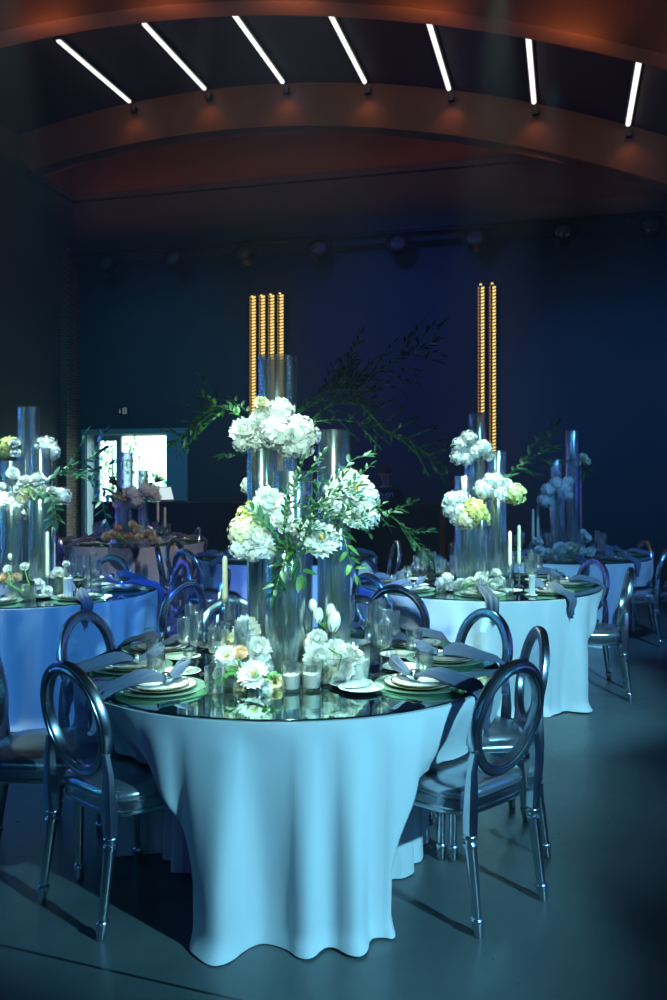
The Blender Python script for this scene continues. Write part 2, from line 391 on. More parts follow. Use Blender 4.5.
# lighting bar with par lamps
par_px = [(108, 265), (175, 260), (245, 254), (320, 245), (398, 240), (475, 236), (563, 228), (650, 225)]
zp = 5.0
t = thing('lighting_bar', 'long dark lighting bar across the rear wall', 'lighting bar', RM(-3.3, 13.05, zp+.24), -TH)
b = MB(); b.tube([(-4.7, 0, 0), (4.9, 0, 0)], .03, 10); b.build('bar_tube', M['blackm'], t)
b = MB(); b.box((.1, .3, .10), (9.8, .28, .42)); b.build('valance', M['wall'], t, smooth=False)
for x in (-4, -1.5, 1.5, 4.2): MB().box((x, .13, .0), (.03, .26, .03)).build('wall_bracket', M['blackm'], t, smooth=False)
for i, (px, py) in enumerate(par_px):
    t = thing('par_lamp', f'round dark stage lamp on the lighting bar, {(wherelin+["eighth"])[i]} from the left', 'stage lamp', RM(UV(px, 12.95), 12.95, zp), -TH, 'stage lamps on the rear lighting bar')
    tilt = Matrix.Rotation(R(68), 3, 'X')
    def lt(mb): mb.v = [tuple(tilt @ Vector(v)) for v in mb.v]; return mb
    lt(MB().lathe([(.07, -.16), (.13, -.10), (.15, -.02), (.155, .10), (.165, .10), (.165, .115), (.145, .115), (.14, .09)], 24)).build('lamp_body', M['blackm'], t)
    lt(MB().lathe([(.138, .075), (.10, .095), (1e-6, .10)], 24)).build('lens', M['lens'], t)
    k = MB(); k.tube([(-.18, 0, 0), (-.18, .02, .14), (-.1, .08, .21), (.1, .08, .21), (.18, .02, .14), (.18, 0, 0)], .012, 6); k.build('yoke', M['blackm'], t)
    MB().box((0, .09, .235), (.05, .09, .08)).build('clamp', M['blackm'], t, smooth=False)

# gold light columns on the rear wall
def gold_col(px, py, label, wpx=7.4):
    v = 13.36; u = UV(px, v); zt = ZV(px, py, v); t = thing('light_column', label, 'light column', RM(u, v, 0), -TH, 'ribbed gold light columns on the rear wall')
    h = zt; wd = .052
    MB().box((0, .075, h/2), (.12, .03, h)).build('backing', M['blackm'], t, smooth=False)
    MB().box((0, .03, h/2), (.018, .06, h)).build('spine', M['blackm'], t, smooth=False)
    n = int(h/.05)
    for side, mt in ((-1, 'amberlit'), (1, 'goldlit')):
        r = MB(); ww = .022 if side < 0 else .044
        for i in range(n):
            z = .03+i*.05
            x0, x1 = side*.014-.006, side*(.014+ww)-.006
            if side < 0: dz0, dz1 = 0, .022
            else: dz0, dz1 = 0, .018
            r.add([(x0, -.01, z+dz0), (x1, .03, z+dz1), (x1, .03, z+dz1+.026), (x0, -.01, z+dz0+.026), (x0, .03, z+dz0), (x1, .055, z+dz1), (x1, .055, z+dz1+.026), (x0, .03, z+dz0+.026)],
                  [(0, 1, 2, 3), (7, 6, 5, 4), (0, 4, 5, 1), (1, 5, 6, 2), (2, 6, 7, 3), (3, 7, 4, 0)])
        r.build('rib_strip', M[mt], t, smooth=False)
    MB().box((0, .03, h+.01), (.03, .03, .03)).build('top_lamp', M['goldlit'], t, smooth=False)
for px, py, lb in ((251.5, 297, 'leftmost gold column of the left group of four'), (260.8, 296, 'second gold column in the left group of four'), (270, 295, 'third gold column in the left group of four'), (279.3, 294, 'rightmost gold column of the left group of four'),
                   (480.5, 285, 'left gold column of the pair right of centre'), (492, 284, 'right gold column of the pair right of centre')):
    gold_col(px, py, 'glowing '+lb)

# ------------------------------------------------------------------ chairs
def ell(a, b, ph): return a*cos(ph), b*sin(ph)
def make_chair():
    t = thing('oval_back_chair', 'x', 'chair')
    # seat outline: narrower at the back, bowed front
    def outline(q, grow=0):
        y0, y1 = .055-grow, .485+grow
        pts = []
        a = 2*pi*q; ex = 4.2
        cx_, sx_ = cos(a), sin(a)
        x = math.copysign(abs(cx_)**(2/ex), cx_); y = math.copysign(abs(sx_)**(2/ex), sx_)
        yy = (y0+y1)/2+y*(y1-y0)/2
        half = (.205+.045*(y+1)/2+grow)
        bow = .018*(1-x*x) if y > 0 else 0
        return x*half, yy+bow
    n = 56
    def seatf(u, v):
        # v: 0 bottom edge, .45 side top, 1 centre
        prof = [(1.0, .437), (1.015, .447), (1.012, .460), (.97, .472), (.86, .482), (.6, .490), (.3, .494), (0.001, .495)]
        k = v*(len(prof)-1); s_, z = prof[int(round(k))]
        x, y = outline(u); yc = .27
        return (x*s_, yc+(y-yc)*s_, z)
    MB().grid(seatf, n, 8, True).build('seat', M['seat'], t, 60)
    fr = MB()
    def apr(u, v):
        prof = [(.90, .385), (1.0, .385), (1.02, .392), (1.02, .402), (1.0, .406), (1.0, .428), (1.018, .432), (1.018, .440), (.9, .440)]
        s_, z = prof[int(round(v*8))]; x, y = outline(u); yc = .27
        return (x*s_, yc+(y-yc)*s_, z)
    fr.grid(apr, n, 9, True)
    for zz in (.3851, .4399):
        vs = [(x*.9, .27+(y-.27)*.9, zz) for x, y in (outline(i/n) for i in range(n))]; fr.add(vs, [tuple(range(n))])
    fr.build('seat_frame', M['silver'], t, 45)
    legp = [(.013, 0), (.016, .008), (.017, .03), (.019, .045), (.0215, .055), (.0215, .063), (.014, .070), (.0150, .076), (.0215, .31), (.0245, .317), (.0245, .324), (.018, .329), (.018, .338), (.025, .344), (.026, .352), (.02, .36)]
    for sx in (-1, 1):
        f = MB(); f.lathe(legp, 18, (sx*.205, .435, 0), (0, 0)); f.box((sx*.205, .435, .37), (.046, .046, .036)); f.build('leg', M['silver'], t, 50)
        r = MB(); r.lathe([(a*1.05, z*.94) for a, z in legp], 18, (sx*.192, 0, 0), (-sx*.006, .045)); r.build('leg', M['silver'], t, 50)
    # oval ring
    A, B, zc, tilt = .181, .192, .704, R(11)
    prof = [(-.022, -.014), (-.023, .008), (-.020, .016), (-.015, .017), (-.0135, .010), (-.010, .010), (-.0085, .020), (.0, .023), (.0065, .020), (.008, .010), (.0115, .010), (.013, .017), (.019, .016), (.023, .008), (.0235, -.006), (.020, -.009), (.018, -.016), (.004, -.019), (-.012, -.017)]
    def place(x, dz, d):  # ring plane leans back
        return Vector((x, .022-dz*sin(tilt)-d*cos(tilt), zc+dz*cos(tilt)-d*sin(tilt)))
    def ringf(u, v):
        ph = 2*pi*u; k = int(round(v*len(prof))) % len(prof); rho, d = prof[k]
        x, z = ell(A, B, ph); nx, nz = cos(ph)/A, sin(ph)/B; l = sqrt(nx*nx+nz*nz)
        return place(x+nx/l*rho, z+nz/l*rho, d)
    MB().grid(ringf, 72, len(prof)+1, True).build('back_frame', M['silver'], t, 28)
    pm = MB(); vs = []
    for d in (-.003, .003):
        for i in range(48):
            x, z = ell(A-.02, B-.02, 2*pi*i/48); vs.append(place(x, z, d))
    fs = [tuple(range(48)), tuple(reversed(range(48, 96)))]+[(i, 48+i, 48+(i+1) % 48, (i+1) % 48) for i in range(48)]
    pm.add(vs, fs); pm.build('back_panel', M['acrylic'], t, 30)
    for sx in (-1, 1):
        p = MB()
        rows = [(.186, .043, .332, .020, .022), (.188, .040, .40, .022, .024), (.190, .034, .48, .021, .020), (.189, .032, .55, .017, .016), (.178, .028, .615, .012, .013)]
        vs = []
        for (x, y, z, hx, hy) in rows:
            for ox, oy in ((-1, -.6), (-.6, -1), (.6, -1), (1, -.6), (1, .6), (.6, 1), (-.6, 1), (-1, .6)): vs.append((sx*(x)+ox*hx, y+oy*hy, z))
        fs = [(8*j+i, 8*j+(i+1) % 8, 8*j+8+(i+1) % 8, 8*j+8+i) for j in range(4) for i in range(8)]+[tuple(reversed(range(8))), tuple(range(32, 40))]
        p.add(vs, fs); p.build('back_post', M['silver'], t, 35)
    return t
CH = Proto(make_chair())
# tables: name -> centre
TAB = {'front': (-.184, 3.77), 'left': (-2.14, 6.23), 'right': (1.075, 6.556), 'middle': (-.474, 8.8), 'farleft': (-2.49, 10.9), 'farright': (2.30, 8.94)}
TNAME = {'front': 'the nearest table', 'left': 'the left table marked seven', 'right': 'the right table', 'middle': 'the middle rear table', 'farleft': 'the rear table before the door', 'farright': 'the rear right table'}
ZM = .765; RT = .885
# x, y (rear feet midpoint), heading degrees (direction the sitter faces), table, place words
CHAIRS = [
 (.633, 3.118, 133, 'front', 'nearest right'), (-.927, 3.097, 48, 'front', 'nearest left'), (.875, 3.80, 180, 'front', 'middle right'),
 (.745, 4.31, 210, 'front', 'rear right'), (.13, 4.80, 253, 'front', 'right-hand rear'), (-.545, 4.72, 291, 'front', 'left-hand rear'),
 (-1.20, 4.24, -23, 'front', 'rear left'), (-1.43, 3.58, 4, 'front', 'middle left'),
 (-.924, 5.50, 148, 'left', 'near right'), (-.765, 6.22, 180, 'left', 'right'), (-1.17, 6.86, 212, 'left', 'far right'), (-1.83, 7.25, 253, 'left', 'far'), (-2.95, 7.0, 317, 'left', 'far left'),
 (.38, 5.30, 61, 'right', 'near left'), (.24, 5.93, 36, 'right', 'left'), (.255, 7.10, -33, 'right', 'far left'), (.83, 7.55, 285, 'right', 'far'), (2.05, 6.95, 201, 'right', 'far right'), (2.11, 6.30, 166, 'right', 'near right'),
 (-1.325, 7.90, 47, 'middle', 'near left'), (-1.66, 9.17, -17, 'middle', 'far left'), (-1.71, 8.60, 9, 'middle', 'left'), (-.50, 7.30, 88, 'middle', 'near'), (.64, 9.0, 190, 'middle', 'right'),
 (-1.73, 11.2, 201, 'farleft', 'right'), (-3.25, 10.3, 38, 'farleft', 'near left'), (-2.6, 12.0, 276, 'farleft', 'far'),
 (1.22, 9.0, 0, 'farright', 'left'), (3.2, 9.05, 185, 'farright', 'right'), (3.13, 8.22, 138, 'farright', 'near right'), (2.4, 10.0, 266, 'farright', 'far'),
]
CHL = {
 0: 'silver oval-back chair in full view right of the nearest tablecloth', 1: 'silver oval-back chair in full view left of the nearest tablecloth', 2: 'silver oval-back chair seen side-on, right of the nearest table',
 3: 'dark silver chair back rising behind the right-hand glasses of the nearest table', 4: 'silver chair back partly behind the tall vases, right rear of the nearest table', 5: 'silver chair arch behind the ivory candle of the nearest table',
 6: 'dark oval chair back behind the left foreground chair, against the left tablecloth', 7: 'silver chair cut by the left photo edge, only its seat showing',
 13: 'frontal dark oval chair back framing blue-lit cloth, right of the tall vases',
}
for i, (x, y, h, tb, wd) in enumerate(CHAIRS):
    CH.put(CHL.get(i, f'silver oval-back chair at the {wd} side of {TNAME[tb]}'), (x, y, 0), R(h-90), 'silver oval-back chairs with clear panels')

# ------------------------------------------------------------------ tablecloths and mirror tops
def smooth(a, b, x):
    t = max(0, min(1, (x-a)/(b-a))); return t*t*(3-2*t)
def tablecloth(tb, seed, hemf=None):
    cx, cy = TAB[tb]; rd = random.Random(seed)
    ch = []
    for (x, y, h, t_, w_) in CHAIRS:
        if t_ != tb: continue
        dx, dy = x+cos(R(h))*.48-cx, y+sin(R(h))*.48-cy
        ch.append((atan2(dy, dx), sqrt(dx*dx+dy*dy)))
    nf = 26; ph = [rd.uniform(0, 6.28) for _ in range(8)]
    n = 620 if tb == 'front' else 360; nT = 64 if tb == 'front' else 26; T = [0, .012, .03]+[.05+.95*q/nT for q in range(nT+1)]
    zt = .756
    def fold(a, t):
        s = .30*sin(9*a+ph[0]+.6*sin(2*a+ph[5]))+.30*sin(17*a+ph[1]+.8*sin(3*a+ph[6]))+.40*sin(25*a+ph[2]+1.2*sin(4*a+ph[7]))+.12*sin(41*a+ph[3])
        return math.copysign(abs(s)**.8, s)
    def prof(a):
        pts = []
        for t in T:
            pen = 0; rin = RT
            for (ca, cr) in ch:
                d = abs((a-ca+pi) % (2*pi)-pi); hw = .235/max(cr, .3); h0 = hw*(.28+.66*smooth(0, .75, t))
                w = 1-smooth(h0, h0+.20, d)
                if cr < RT+.02 and w > pen: pen = w; rin = cr
            f = fold(a, t); amp = .012*smooth(0, .15, t)+.050*smooth(.05, .85, t)
            if hemf: rh = hemf(a)
            else: rh = .87
            rf = RT+.004+(rh-RT)*smooth(.02, 1.0, t)+f*amp
            if t > .90: rf += (.022+.018*f)*((t-.90)/.10)**2
            zf = zt*(1-t)+.003+.004*(1+sin(9*a+ph[4]))*smooth(.9, 1, t)
            # over a chair seat: slides onto the seat, drops over its front
            rs = min(RT-.015, rin+.22)
            if t < .40: k = smooth(0, .40, t); rc = RT+.004+(rs-RT)*k; zc = zt+(.506-zt)*(t/.40)
            elif t < .48: k = (t-.40)/.08; rc = rs+(rin-.025-rs)*k; zc = .506
            else: k = (t-.48)/.52; rc = rin-.03+.02*k; zc = .50*(1-k)+.004
            rc += f*amp*.55
            pts.append(((rf*(1-pen)+rc*pen), zf*(1-pen)+zc*pen))
        return pts
    mb = MB(); vs = []; fs = []
    rim = []
    for i in range(n):
        a = 2*pi*i/n-pi; ps = prof(a); co, si = cos(a), sin(a)
        for (r, z) in [(RT-.35, zt+.001), (RT-.01, zt+.001)]+[(ps[0][0], zt-.002)]+ps[1:]: vs.append((r*co, r*si, z))
    k = len(T)+2
    for i in range(n):
        j = (i+1) % n
        for q in range(k-1): fs.append((i*k+q, i*k+q+1, j*k+q+1, j*k+q))
    vs.append((0, 0, zt+.001)); cI = len(vs)-1
    for i in range(n): fs.append((i*k, ((i+1) % n)*k, cI))
    mb.add(vs, fs)
    o = mb.build('tablecloth', M['cloth'], None, 70); o.location = (cx, cy, 0)
    lb = {'front': 'white floor-length tablecloth on the nearest table', 'left': 'white tablecloth lit blue on the left table marked seven', 'right': 'white tablecloth lit cyan on the right table', 'middle': 'pale tablecloth of the middle rear table behind the tall vases', 'farleft': 'dim grey-lilac tablecloth of the rear table before the door', 'farright': 'pale blue tablecloth of the rear right table'}
    tag(o, lb[tb], 'tablecloth', 'white round tablecloths')
    m = MB(); m.lathe([(RT-.004, .758), (RT-.002, .7595), (RT-.002, ZM-.0015), (RT-.004, ZM)], 128, mi=0)
    o = m.build('mirror_top', M['mirror'], None, 30); o.location = (cx, cy, 0); tag(o, f'round mirrored glass top lying on the cloth of {TNAME[tb]}', 'mirror top', 'mirrored table tops')
HEM = [(-180, .80), (-166, .84), (-150, .70), (-135, .66), (-124, .70), (-114, .84), (-104, .90), (-90, .875), (-78, .89), (-68, .88), (-60, .80), (-50, .68), (-40, .64), (-28, .70), (-15, .77), (0, .74), (20, .78), (60, .84), (100, .84), (140, .84), (180, .80)]
def hem_front(a):
    d = math.degrees(a)
    for (a0, r0), (a1, r1) in zip(HEM, HEM[1:]):
        if a0 <= d <= a1: return r0+(r1-r0)*smooth(0, 1, (d-a0)/(a1-a0))
    return .84
for k, tb in enumerate(TAB): tablecloth(tb, 31+k, hem_front if tb == 'front' else None)

# ------------------------------------------------------------------ place settings
def dish(name, prof, mat, label='x', cat='plate', rim=None, n=40):
    t = thing(name, label, cat)
    MB().lathe(prof, n).build('plate_body', mat, t, 60)
    if rim: m = MB(); r, z = rim; m.open_lathe([(r-.003, z-.0012), (r+.0008, z-.0006), (r+.001, z+.0008), (r-.003, z+.0012), (r-.003, z-.0012)], n); m.build('rim_band', M['gold'], t)
    return t
p_charger = Proto(dish('charger_plate', [(.07, 0), (.10, .001), (.155, .010), (.170, .013), (.170, .015), (.153, .0135), (.10, .0045), (.07, .004), (1e-6, .004)], M['charger'], cat='charger plate', n=48))
p_dinner = Proto(dish('dinner_plate', [(.07, 0), (.08, 0), (.09, .004), (.132, .016), (.135, .018), (.130, .0185), (.09, .007), (.07, .005), (1e-6, .005)], M['china'], rim=(.1345, .018)))
p_salad = Proto(dish('salad_plate', [(.055, 0), (.065, 0), (.072, .004), (.105, .014), (.107, .0155), (.102, .0160), (.072, .0065), (1e-6, .005)], M['china'], rim=(.1065, .0155)))
def bread():
    t = thing('bread_plate', 'x', 'plate'); MB().lathe([(.04, 0), (.048, 0), (.055, .004), (.084, .013), (.085, .0145), (.080, .0145), (.055, .006), (1e-6, .005)], 36).build('plate_body', M['china'], t, 60); return t
p_bread = Proto(bread())
def stemware(name, hb, rb, hs, rf, cat):
    t = thing(name, 'x', cat)
    b = MB(); b.lathe([(.004, hs), (rb*.55, hs+.004), (rb*.92, hs+.014), (rb, hs+.03), (rb, hs+hb-.002), (rb+.0006, hs+hb), (rb-.0012, hs+hb+.0006), (rb-.0020, hs+hb-.002), (rb-.0015, hs+.03), (rb*.85, hs+.016), (1e-6, hs+.008)], 24); b.build('bowl', M['glass'], t, 60)
    s = MB(); s.lathe([(.0042, .006), (.0035, .02), (.0033, hs*.7), (.0045, hs)], 8); s.build('stem', M['glass'], t)
    f = MB(); f.lathe([(rf, 0), (rf, .0015), (.012, .005), (.0042, .009)], 24); f.build('foot', M['glass'], t, 60)
    return t
p_wine = Proto(stemware('wine_glass', .105, .038, .105, .036, 'wine glass'))
p_flute = Proto(stemware('champagne_glass', .135, .028, .11, .033, 'champagne glass'))
def tumbler():
    t = thing('water_tumbler', 'x', 'tumbler'); MB().lathe([(.033, 0), (.036, .003), (.038, .10), (.0365, .10), (.034, .010), (1e-6, .009)], 24).build('tumbler_body', M['glass'], t, 60); return t
p_tumbler = Proto(tumbler())
def napkin(seed, sway, tail):
    rd = random.Random(seed); t = thing('napkin', 'x', 'napkin')
    # centre line outward from the plate over the table edge; (x, z, half width, pleat depth); ring at x = -.02
    path = [(-.125, .062, .040, .010), (-.105, .050, .046, .012), (-.08, .038, .036, .011), (-.05, .027, .022, .006), (-.02, .022, .015, .003), (.005, .026, .022, .007), (.035, .034, .036, .012), (.07, .034, .046, .014), (.11, .024, .052, .013), (.15, .014, .055, .011), (.19, .006, .056, .010), (.215, -.002, .055, .009)]
    e = .231
    K = 7
    for k in range(1, K+1): path.append((e+.010*sin(k*.9)*(k/K)+.012, -.012-tail*k/K, .053*(1-.55*(k/K)**2), .009))
    n = 25; rows = []; hang = len(path)-K
    for j, (x, z, hw, pd) in enumerate(path):
        row = []; xs = max(0, x+.02)
        for i in range(n):
            q = -1+2*i/(n-1)
            yy = q*hw*.78+sway*xs**1.3*2.0+.006*sin(j*.8+seed)
            pl = pd*1.25*cos(q*pi*2.5+seed+.22*j)+pd*.5*sin(q*7.1+seed*2-.3*j)+.010*(1-q*q)*min(1, hw/.04)
            if j >= hang: row.append((x+pl*.9, yy, z+.03*(1-abs(q))*-(j-hang)/K*1.6))
            else: row.append((x+(.012*sin(q*5+seed) if j < 2 else 0), yy, z+pl))
        rows.append(row)
    m = MB(); top = [v for r in rows for v in r]; bot = [(v[0]-.004 if k//n >= hang else v[0], v[1], v[2]-(.0045 if k//n < hang else 0)) for k, v in enumerate(top)]
    N = len(top); fs = []
    for j in range(len(rows)-1):
        for i in range(n-1):
            a, b, c_, d = j*n+i, j*n+i+1, (j+1)*n+i+1, (j+1)*n+i
            fs += [(a, d, c_, b), (N+a, N+b, N+c_, N+d)]
    edge = [j*n for j in range(len(rows))]+[(len(rows)-1)*n+i for i in range(1, n)]+[j*n+n-1 for j in range(len(rows)-2, -1, -1)]+[i for i in range(n-2, 0, -1)]
    for a, b in zip(edge, edge[1:]+edge[:1]): fs.append((a, b, N+b, N+a))
    m.add(top+bot, fs); m.build('napkin_cloth', M['napkin'], t, 75)
    r = MB()
    def rf(u, v):
        a = 2*pi*u; b = 2*pi*v; return (-.02+.012*cos(b), .006*sin(4*.8+seed)+cos(a)*(.021+.003*sin(b)), .024+sin(a)*(.019+.003*sin(b)))
    r.grid(rf, 24, 9, True); r.build('napkin_ring', M['ring'], t); return t
p_nap = [Proto(napkin(1, .22, .13)), Proto(napkin(4, -.20, .10))]
def fork():
    t = thing('fork', 'x', 'fork'); h = MB()
    def bar(mb, pts, w):
        vs = []
        for (x, z), ww in zip(pts, w): vs += [(x, -ww, z), (x, ww, z), (x, ww, z+.002), (x, -ww, z+.002)]
        k = len(pts); fs = [(4*j+i, 4*j+(i+1) % 4, 4*j+4+(i+1) % 4, 4*j+4+i) for j in range(k-1) for i in range(4)]+[(3, 2, 1, 0), tuple(range(4*k-4, 4*k))]; mb.add(vs, fs)
    bar(h, [(.10, 0), (.06, .001), (0, .005), (-.03, .006), (-.05, .003)], [.008, .007, .003, .004, .011]); h.build('handle', M['steel'], t)
    p = MB()
    for s in (-.009, -.003, .003, .009): p.box((-.072, s, .004), (.046, .0026, .002))
    p.build('tines', M['steel'], t); return t
def knife():
    t = thing('knife', 'x', 'knife'); h = MB(); h.box((.06, 0, .0035), (.09, .014, .007)); h.build('handle', M['steel'], t)
    b = MB(); b.add([(.015, -.006, .001), (-.09, -.008, .001), (-.105, .002, .001), (.015, .007, .001), (.015, -.006, .003), (-.09, -.008, .003), (-.105, .002, .003), (.015, .007, .003)], [(0, 1, 2, 3), (7, 6, 5, 4), (0, 4, 5, 1), (1, 5, 6, 2), (2, 6, 7, 3), (3, 7, 4, 0)]); b.build('blade', M['steel'], t, smooth=False); return t
p_fork, p_knife = Proto(fork()), Proto(knife())
kset = 0
def setting(tb, ang, wd, full=True, nap=0, glasses=('w', 'f', 't')):
    """ang degrees on the table; local x outward, y counter-clockwise"""
    global kset; kset += 1
    cx, cy = TAB[tb]; a = R(ang)
    def at(r, s, z=ZM): return (cx+cos(a)*r-sin(a)*s, cy+sin(a)*r+cos(a)*s, z)
    wh = f'at the {wd} setting of {TNAME[tb]}'
    z = ZM+.0004
    p_charger.put(f'green-tinted glass charger plate {wh}', at(.665, 0, z), a, 'glass charger plates')
    z2 = z+.0042
    p_dinner.put(f'large white gold-rimmed plate {wh}', at(.665, 0, z2), a, 'dinner plates')
    z3 = z2+.0055
    p_salad.put(f'small gold-rimmed plate {wh}', at(.665, 0, z3), a, 'salad plates')
    p_nap[nap].put(f'slate blue ringed napkin {wh}', at(.665, 0, z3+.009), a, 'slate blue napkins')
    if full: p_bread.put(f'plain white side plate {wh}', at(.46, -.16, z), a, 'bread plates')
    offs = {'w': (.44, .06), 'f': (.40, .15), 't': (.56, .19)}
    if 'w' in glasses: p_wine.put(f'straight-sided wine glass {wh}', at(*offs['w'], z), a, 'wine glasses')
    if 'f' in glasses: p_flute.put(f'tall slim champagne glass {wh}', at(*offs['f'], z), a, 'champagne glasses')
    if 't' in glasses: p_tumbler.put(f'low clear tumbler {wh}', at(*offs['t'], z), a, 'water tumblers')
    if tb == 'front':
        p_fork.put(f'fork beside the plate {wh}', at(.70, -.185, z), a, 'forks'); p_knife.put(f'knife beside the plate {wh}', at(.70, .185, z), a, 'knives')
for i, (ang, wd) in enumerate([(-40, 'nearest right'), (3, 'middle right'), (33, 'rear right'), (75, 'right-hand rear'), (113, 'left-hand rear'), (157, 'rear left'), (190, 'middle left'), (226, 'nearest left')]):
    setting('front', ang, wd, True, i % 2)
W8 = ['right', 'far right', 'far', 'far left', 'left', 'near left', 'near', 'near right']
for tb, off in (('left', 0), ('right', -8), ('middle', 4), ('farleft', 10), ('farright', -5)):
    for i in range(8): setting(tb, 45*i+off, W8[i], tb in ('left', 'right'), i % 2, ('w', 'f', 't') if tb in ('left', 'right') else ('w', 'f'))

# ------------------------------------------------------------------ flowers
def hydrangea(seed):
    rd = random.Random(seed); m = MB(); m.ball((0, 0, 0), .70, 16)
    N = 120
    for i in range(N):
        y = 1-2*(i+.5)/N
        if y < -.75: continue
        rr = sqrt(1-y*y); ph = i*2.39996+rd.uniform(-.2, .2); nrm = Vector((cos(ph)*rr, sin(ph)*rr, y)); bump = 1+.10*mnoise.noise(nrm*2.5+Vector((seed, 0, 0)))
        nrm0 = nrm; nrm = (nrm+Vector((rd.uniform(-.5, .5), rd.uniform(-.5, .5), rd.uniform(-.5, .5)))).normalized()
        c = nrm0*(.88+rd.uniform(-.10, .10))*bump; a = nrm.orthogonal().normalized(); a = Matrix.Rotation(rd.uniform(0, 6.28), 3, nrm) @ a; b = nrm.cross(a)
        sz = rd.uniform(.15, .22)
        for k in range(4):
            d = a*cos(k*pi/2)+b*sin(k*pi/2); e = a*-sin(k*pi/2)+b*cos(k*pi/2)
            m.add([c, c+d*sz*.55+e*sz*.5+nrm*.05, c+d*sz*1.0+e*sz*.12+nrm*rd.uniform(-.02, .05), c+d*sz*.95-e*sz*.15+nrm*.0, c+d*sz*.5-e*sz*.5+nrm*.05], [(0, 1, 2, 3, 4)])
    return m
def petal(m, az, elev, curl, L, W, z0, rd, jag=.16, base=.05, mi=0, nu=9, nv=6):
    ca, sa = cos(az), sin(az); ph = rd.uniform(0, 6); tw = rd.uniform(-.25, .25)
    def f(u, v):
        s = -1+2*u; t = v*(1-jag*abs(sin(s*4.5+ph))*v)
        r = base; z = z0; el = elev; st = 6
        for k in range(st): e = elev+curl*(t*(k+.5)/st); r += L*t/st*cos(e); z += L*t/st*sin(e)
        wv = W*sin(pi*min(.5+.0, .12+.62*t)) * (1-.15*t)
        cup = .22*W*s*s*sin(elev+1.2); y = s*wv
        z += cup+tw*s*.12*t; r -= .18*W*s*s*cos(elev)*0+.25*W*s*s*sin(max(elev, .2))
        z += .055*sin(s*8+ph)*t*t; r += .04*sin(s*6+2*ph)*t*t
        return (ca*r-sa*y, sa*r+ca*y, z)
    m.grid(f, nu, nv, False, mi)
def peony(seed, open_=0.5):
    rd = random.Random(seed); m = MB(); m.ball((0, 0, -.05), .42, 10)
    for k, (n, el, cu, L, W) in enumerate([(8, -.15, .5, 1.0, .42), (10, .12, .6, 1.0, .38), (10, .38, .7, .97, .34), (11, .62, .7, .93, .30), (10, .86, .6, .88, .27), (9, 1.08, .5, .82, .24), (8, 1.3, .4, .76, .20)]):
        for i in range(n): petal(m, 2*pi*i/n+k*.5+rd.uniform(-.25, .25), el+rd.uniform(-.22, .22), cu+rd.uniform(-.5, .3), L*rd.uniform(.84, 1.06), W*rd.uniform(.8, 1.1), -.35+.02*k, rd, .24)
    return m
def open_peony(seed):
    rd = random.Random(seed); m = MB()
    for k, (n, el, cu, L, W) in enumerate([(8, -.1, .25, 1.0, .46), (9, .15, .3, .95, .40), (9, .45, .35, .82, .32), (8, .8, .4, .62, .24)]):
        for i in range(n): petal(m, 2*pi*i/n+k*.4+rd.uniform(-.2, .2), el+rd.uniform(-.2, .2), cu, L, W, -.25, rd, .25)
    for i in range(24):
        a = rd.uniform(0, 6.28); r = rd.uniform(0, .18); m.box((r*cos(a), r*sin(a), .05), (.03, .03, .25), mi=1)
    return m
def tulip(seed):
    rd = random.Random(seed); m = MB()
    for k in range(6):
        a = 2*pi*k/6; inn = .92 if k % 2 else 1
        def f(u, v, a=a, inn=inn):
            s = -1+2*u; prof = sin(pi*(.12+.75*v))*.72*inn; ww = .62*sin(pi*min(1, .15+.85*(1-v)**.8))**.7 if v < 1 else .05
            an = a+s*ww*1.0; return (prof*cos(an), prof*sin(an), -.9+1.9*v)
        m.grid(f, 5, 7)
    return m
BM = {}
def bloom_mesh(kind, col, var):
    key = (kind, col, var)
    if key not in BM:
        mb = {'h': hydrangea, 'p': peony, 'o': open_peony, 't': tulip}[kind](var*17+3)
        BM[key] = mb.mesh({'h': 'hydrangea_bloom', 'p': 'peony_bloom', 'o': 'open_peony_bloom', 't': 'tulip_bloom'}[kind], [M[col], M['stamen']], 180)
    return BM[key]
BN = {'h': 'hydrangea_bloom', 'p': 'peony_bloom', 'o': 'open_peony_bloom', 't': 'tulip_bloom'}
CAMP = Vector((0, 0, HC))
def put_blooms(root, blooms, Y, toward=.75):
    """blooms: (px, py, r_px, kind, colour, dY)"""
    base = Vector(root.location)
    pts = []
    for k, bl in enumerate(blooms):
        px, py, rp, kind, col = bl[:5]; y = Y+(bl[5] if len(bl) > 5 else 0); p = P(px, py, y); r = rp*y/F
        o = link(BN[kind], bloom_mesh(kind, col, k % 3), root); o.location = p-base
        d = (CAMP-p).normalized()*toward+Vector((RND.uniform(-.5, .5), RND.uniform(-.3, .2), .55+RND.uniform(-.2, .3)))
        if kind == 't': d = Vector((RND.uniform(-.15, .15), 0, 1))
        o.rotation_mode = 'QUATERNION'; o.rotation_quaternion = d.to_track_quat('Z', 'Y'); s = r*1.06; o.scale = (s, s, s*(1.2 if kind == 't' else .92))
        pts.append((p-base, r))
    return pts
def leafq(m, p, d, n, L, W, mi=0):
    """one pointed leaf folded along its midrib"""
    d = d.normalized(); s = d.cross(n); s = s.normalized() if s.length > 1e-4 else d.orthogonal().normalized(); n = s.cross(d)
    q = [p, p+d*L*.3+s*W*.8+n*W*.25, p+d*L*.65+s*W*.7+n*W*.1-n*L*.04, p+d*L-n*L*.12, p+d*L*.65-s*W*.7+n*W*.1-n*L*.04, p+d*L*.3-s*W*.8+n*W*.25, p+d*L*.3, p+d*L*.65-n*L*.04]
    m.add(q, [(0, 6, 1), (6, 7, 2, 1), (7, 3, 2), (0, 5, 6), (5, 4, 7, 6), (4, 3, 7)], mi)
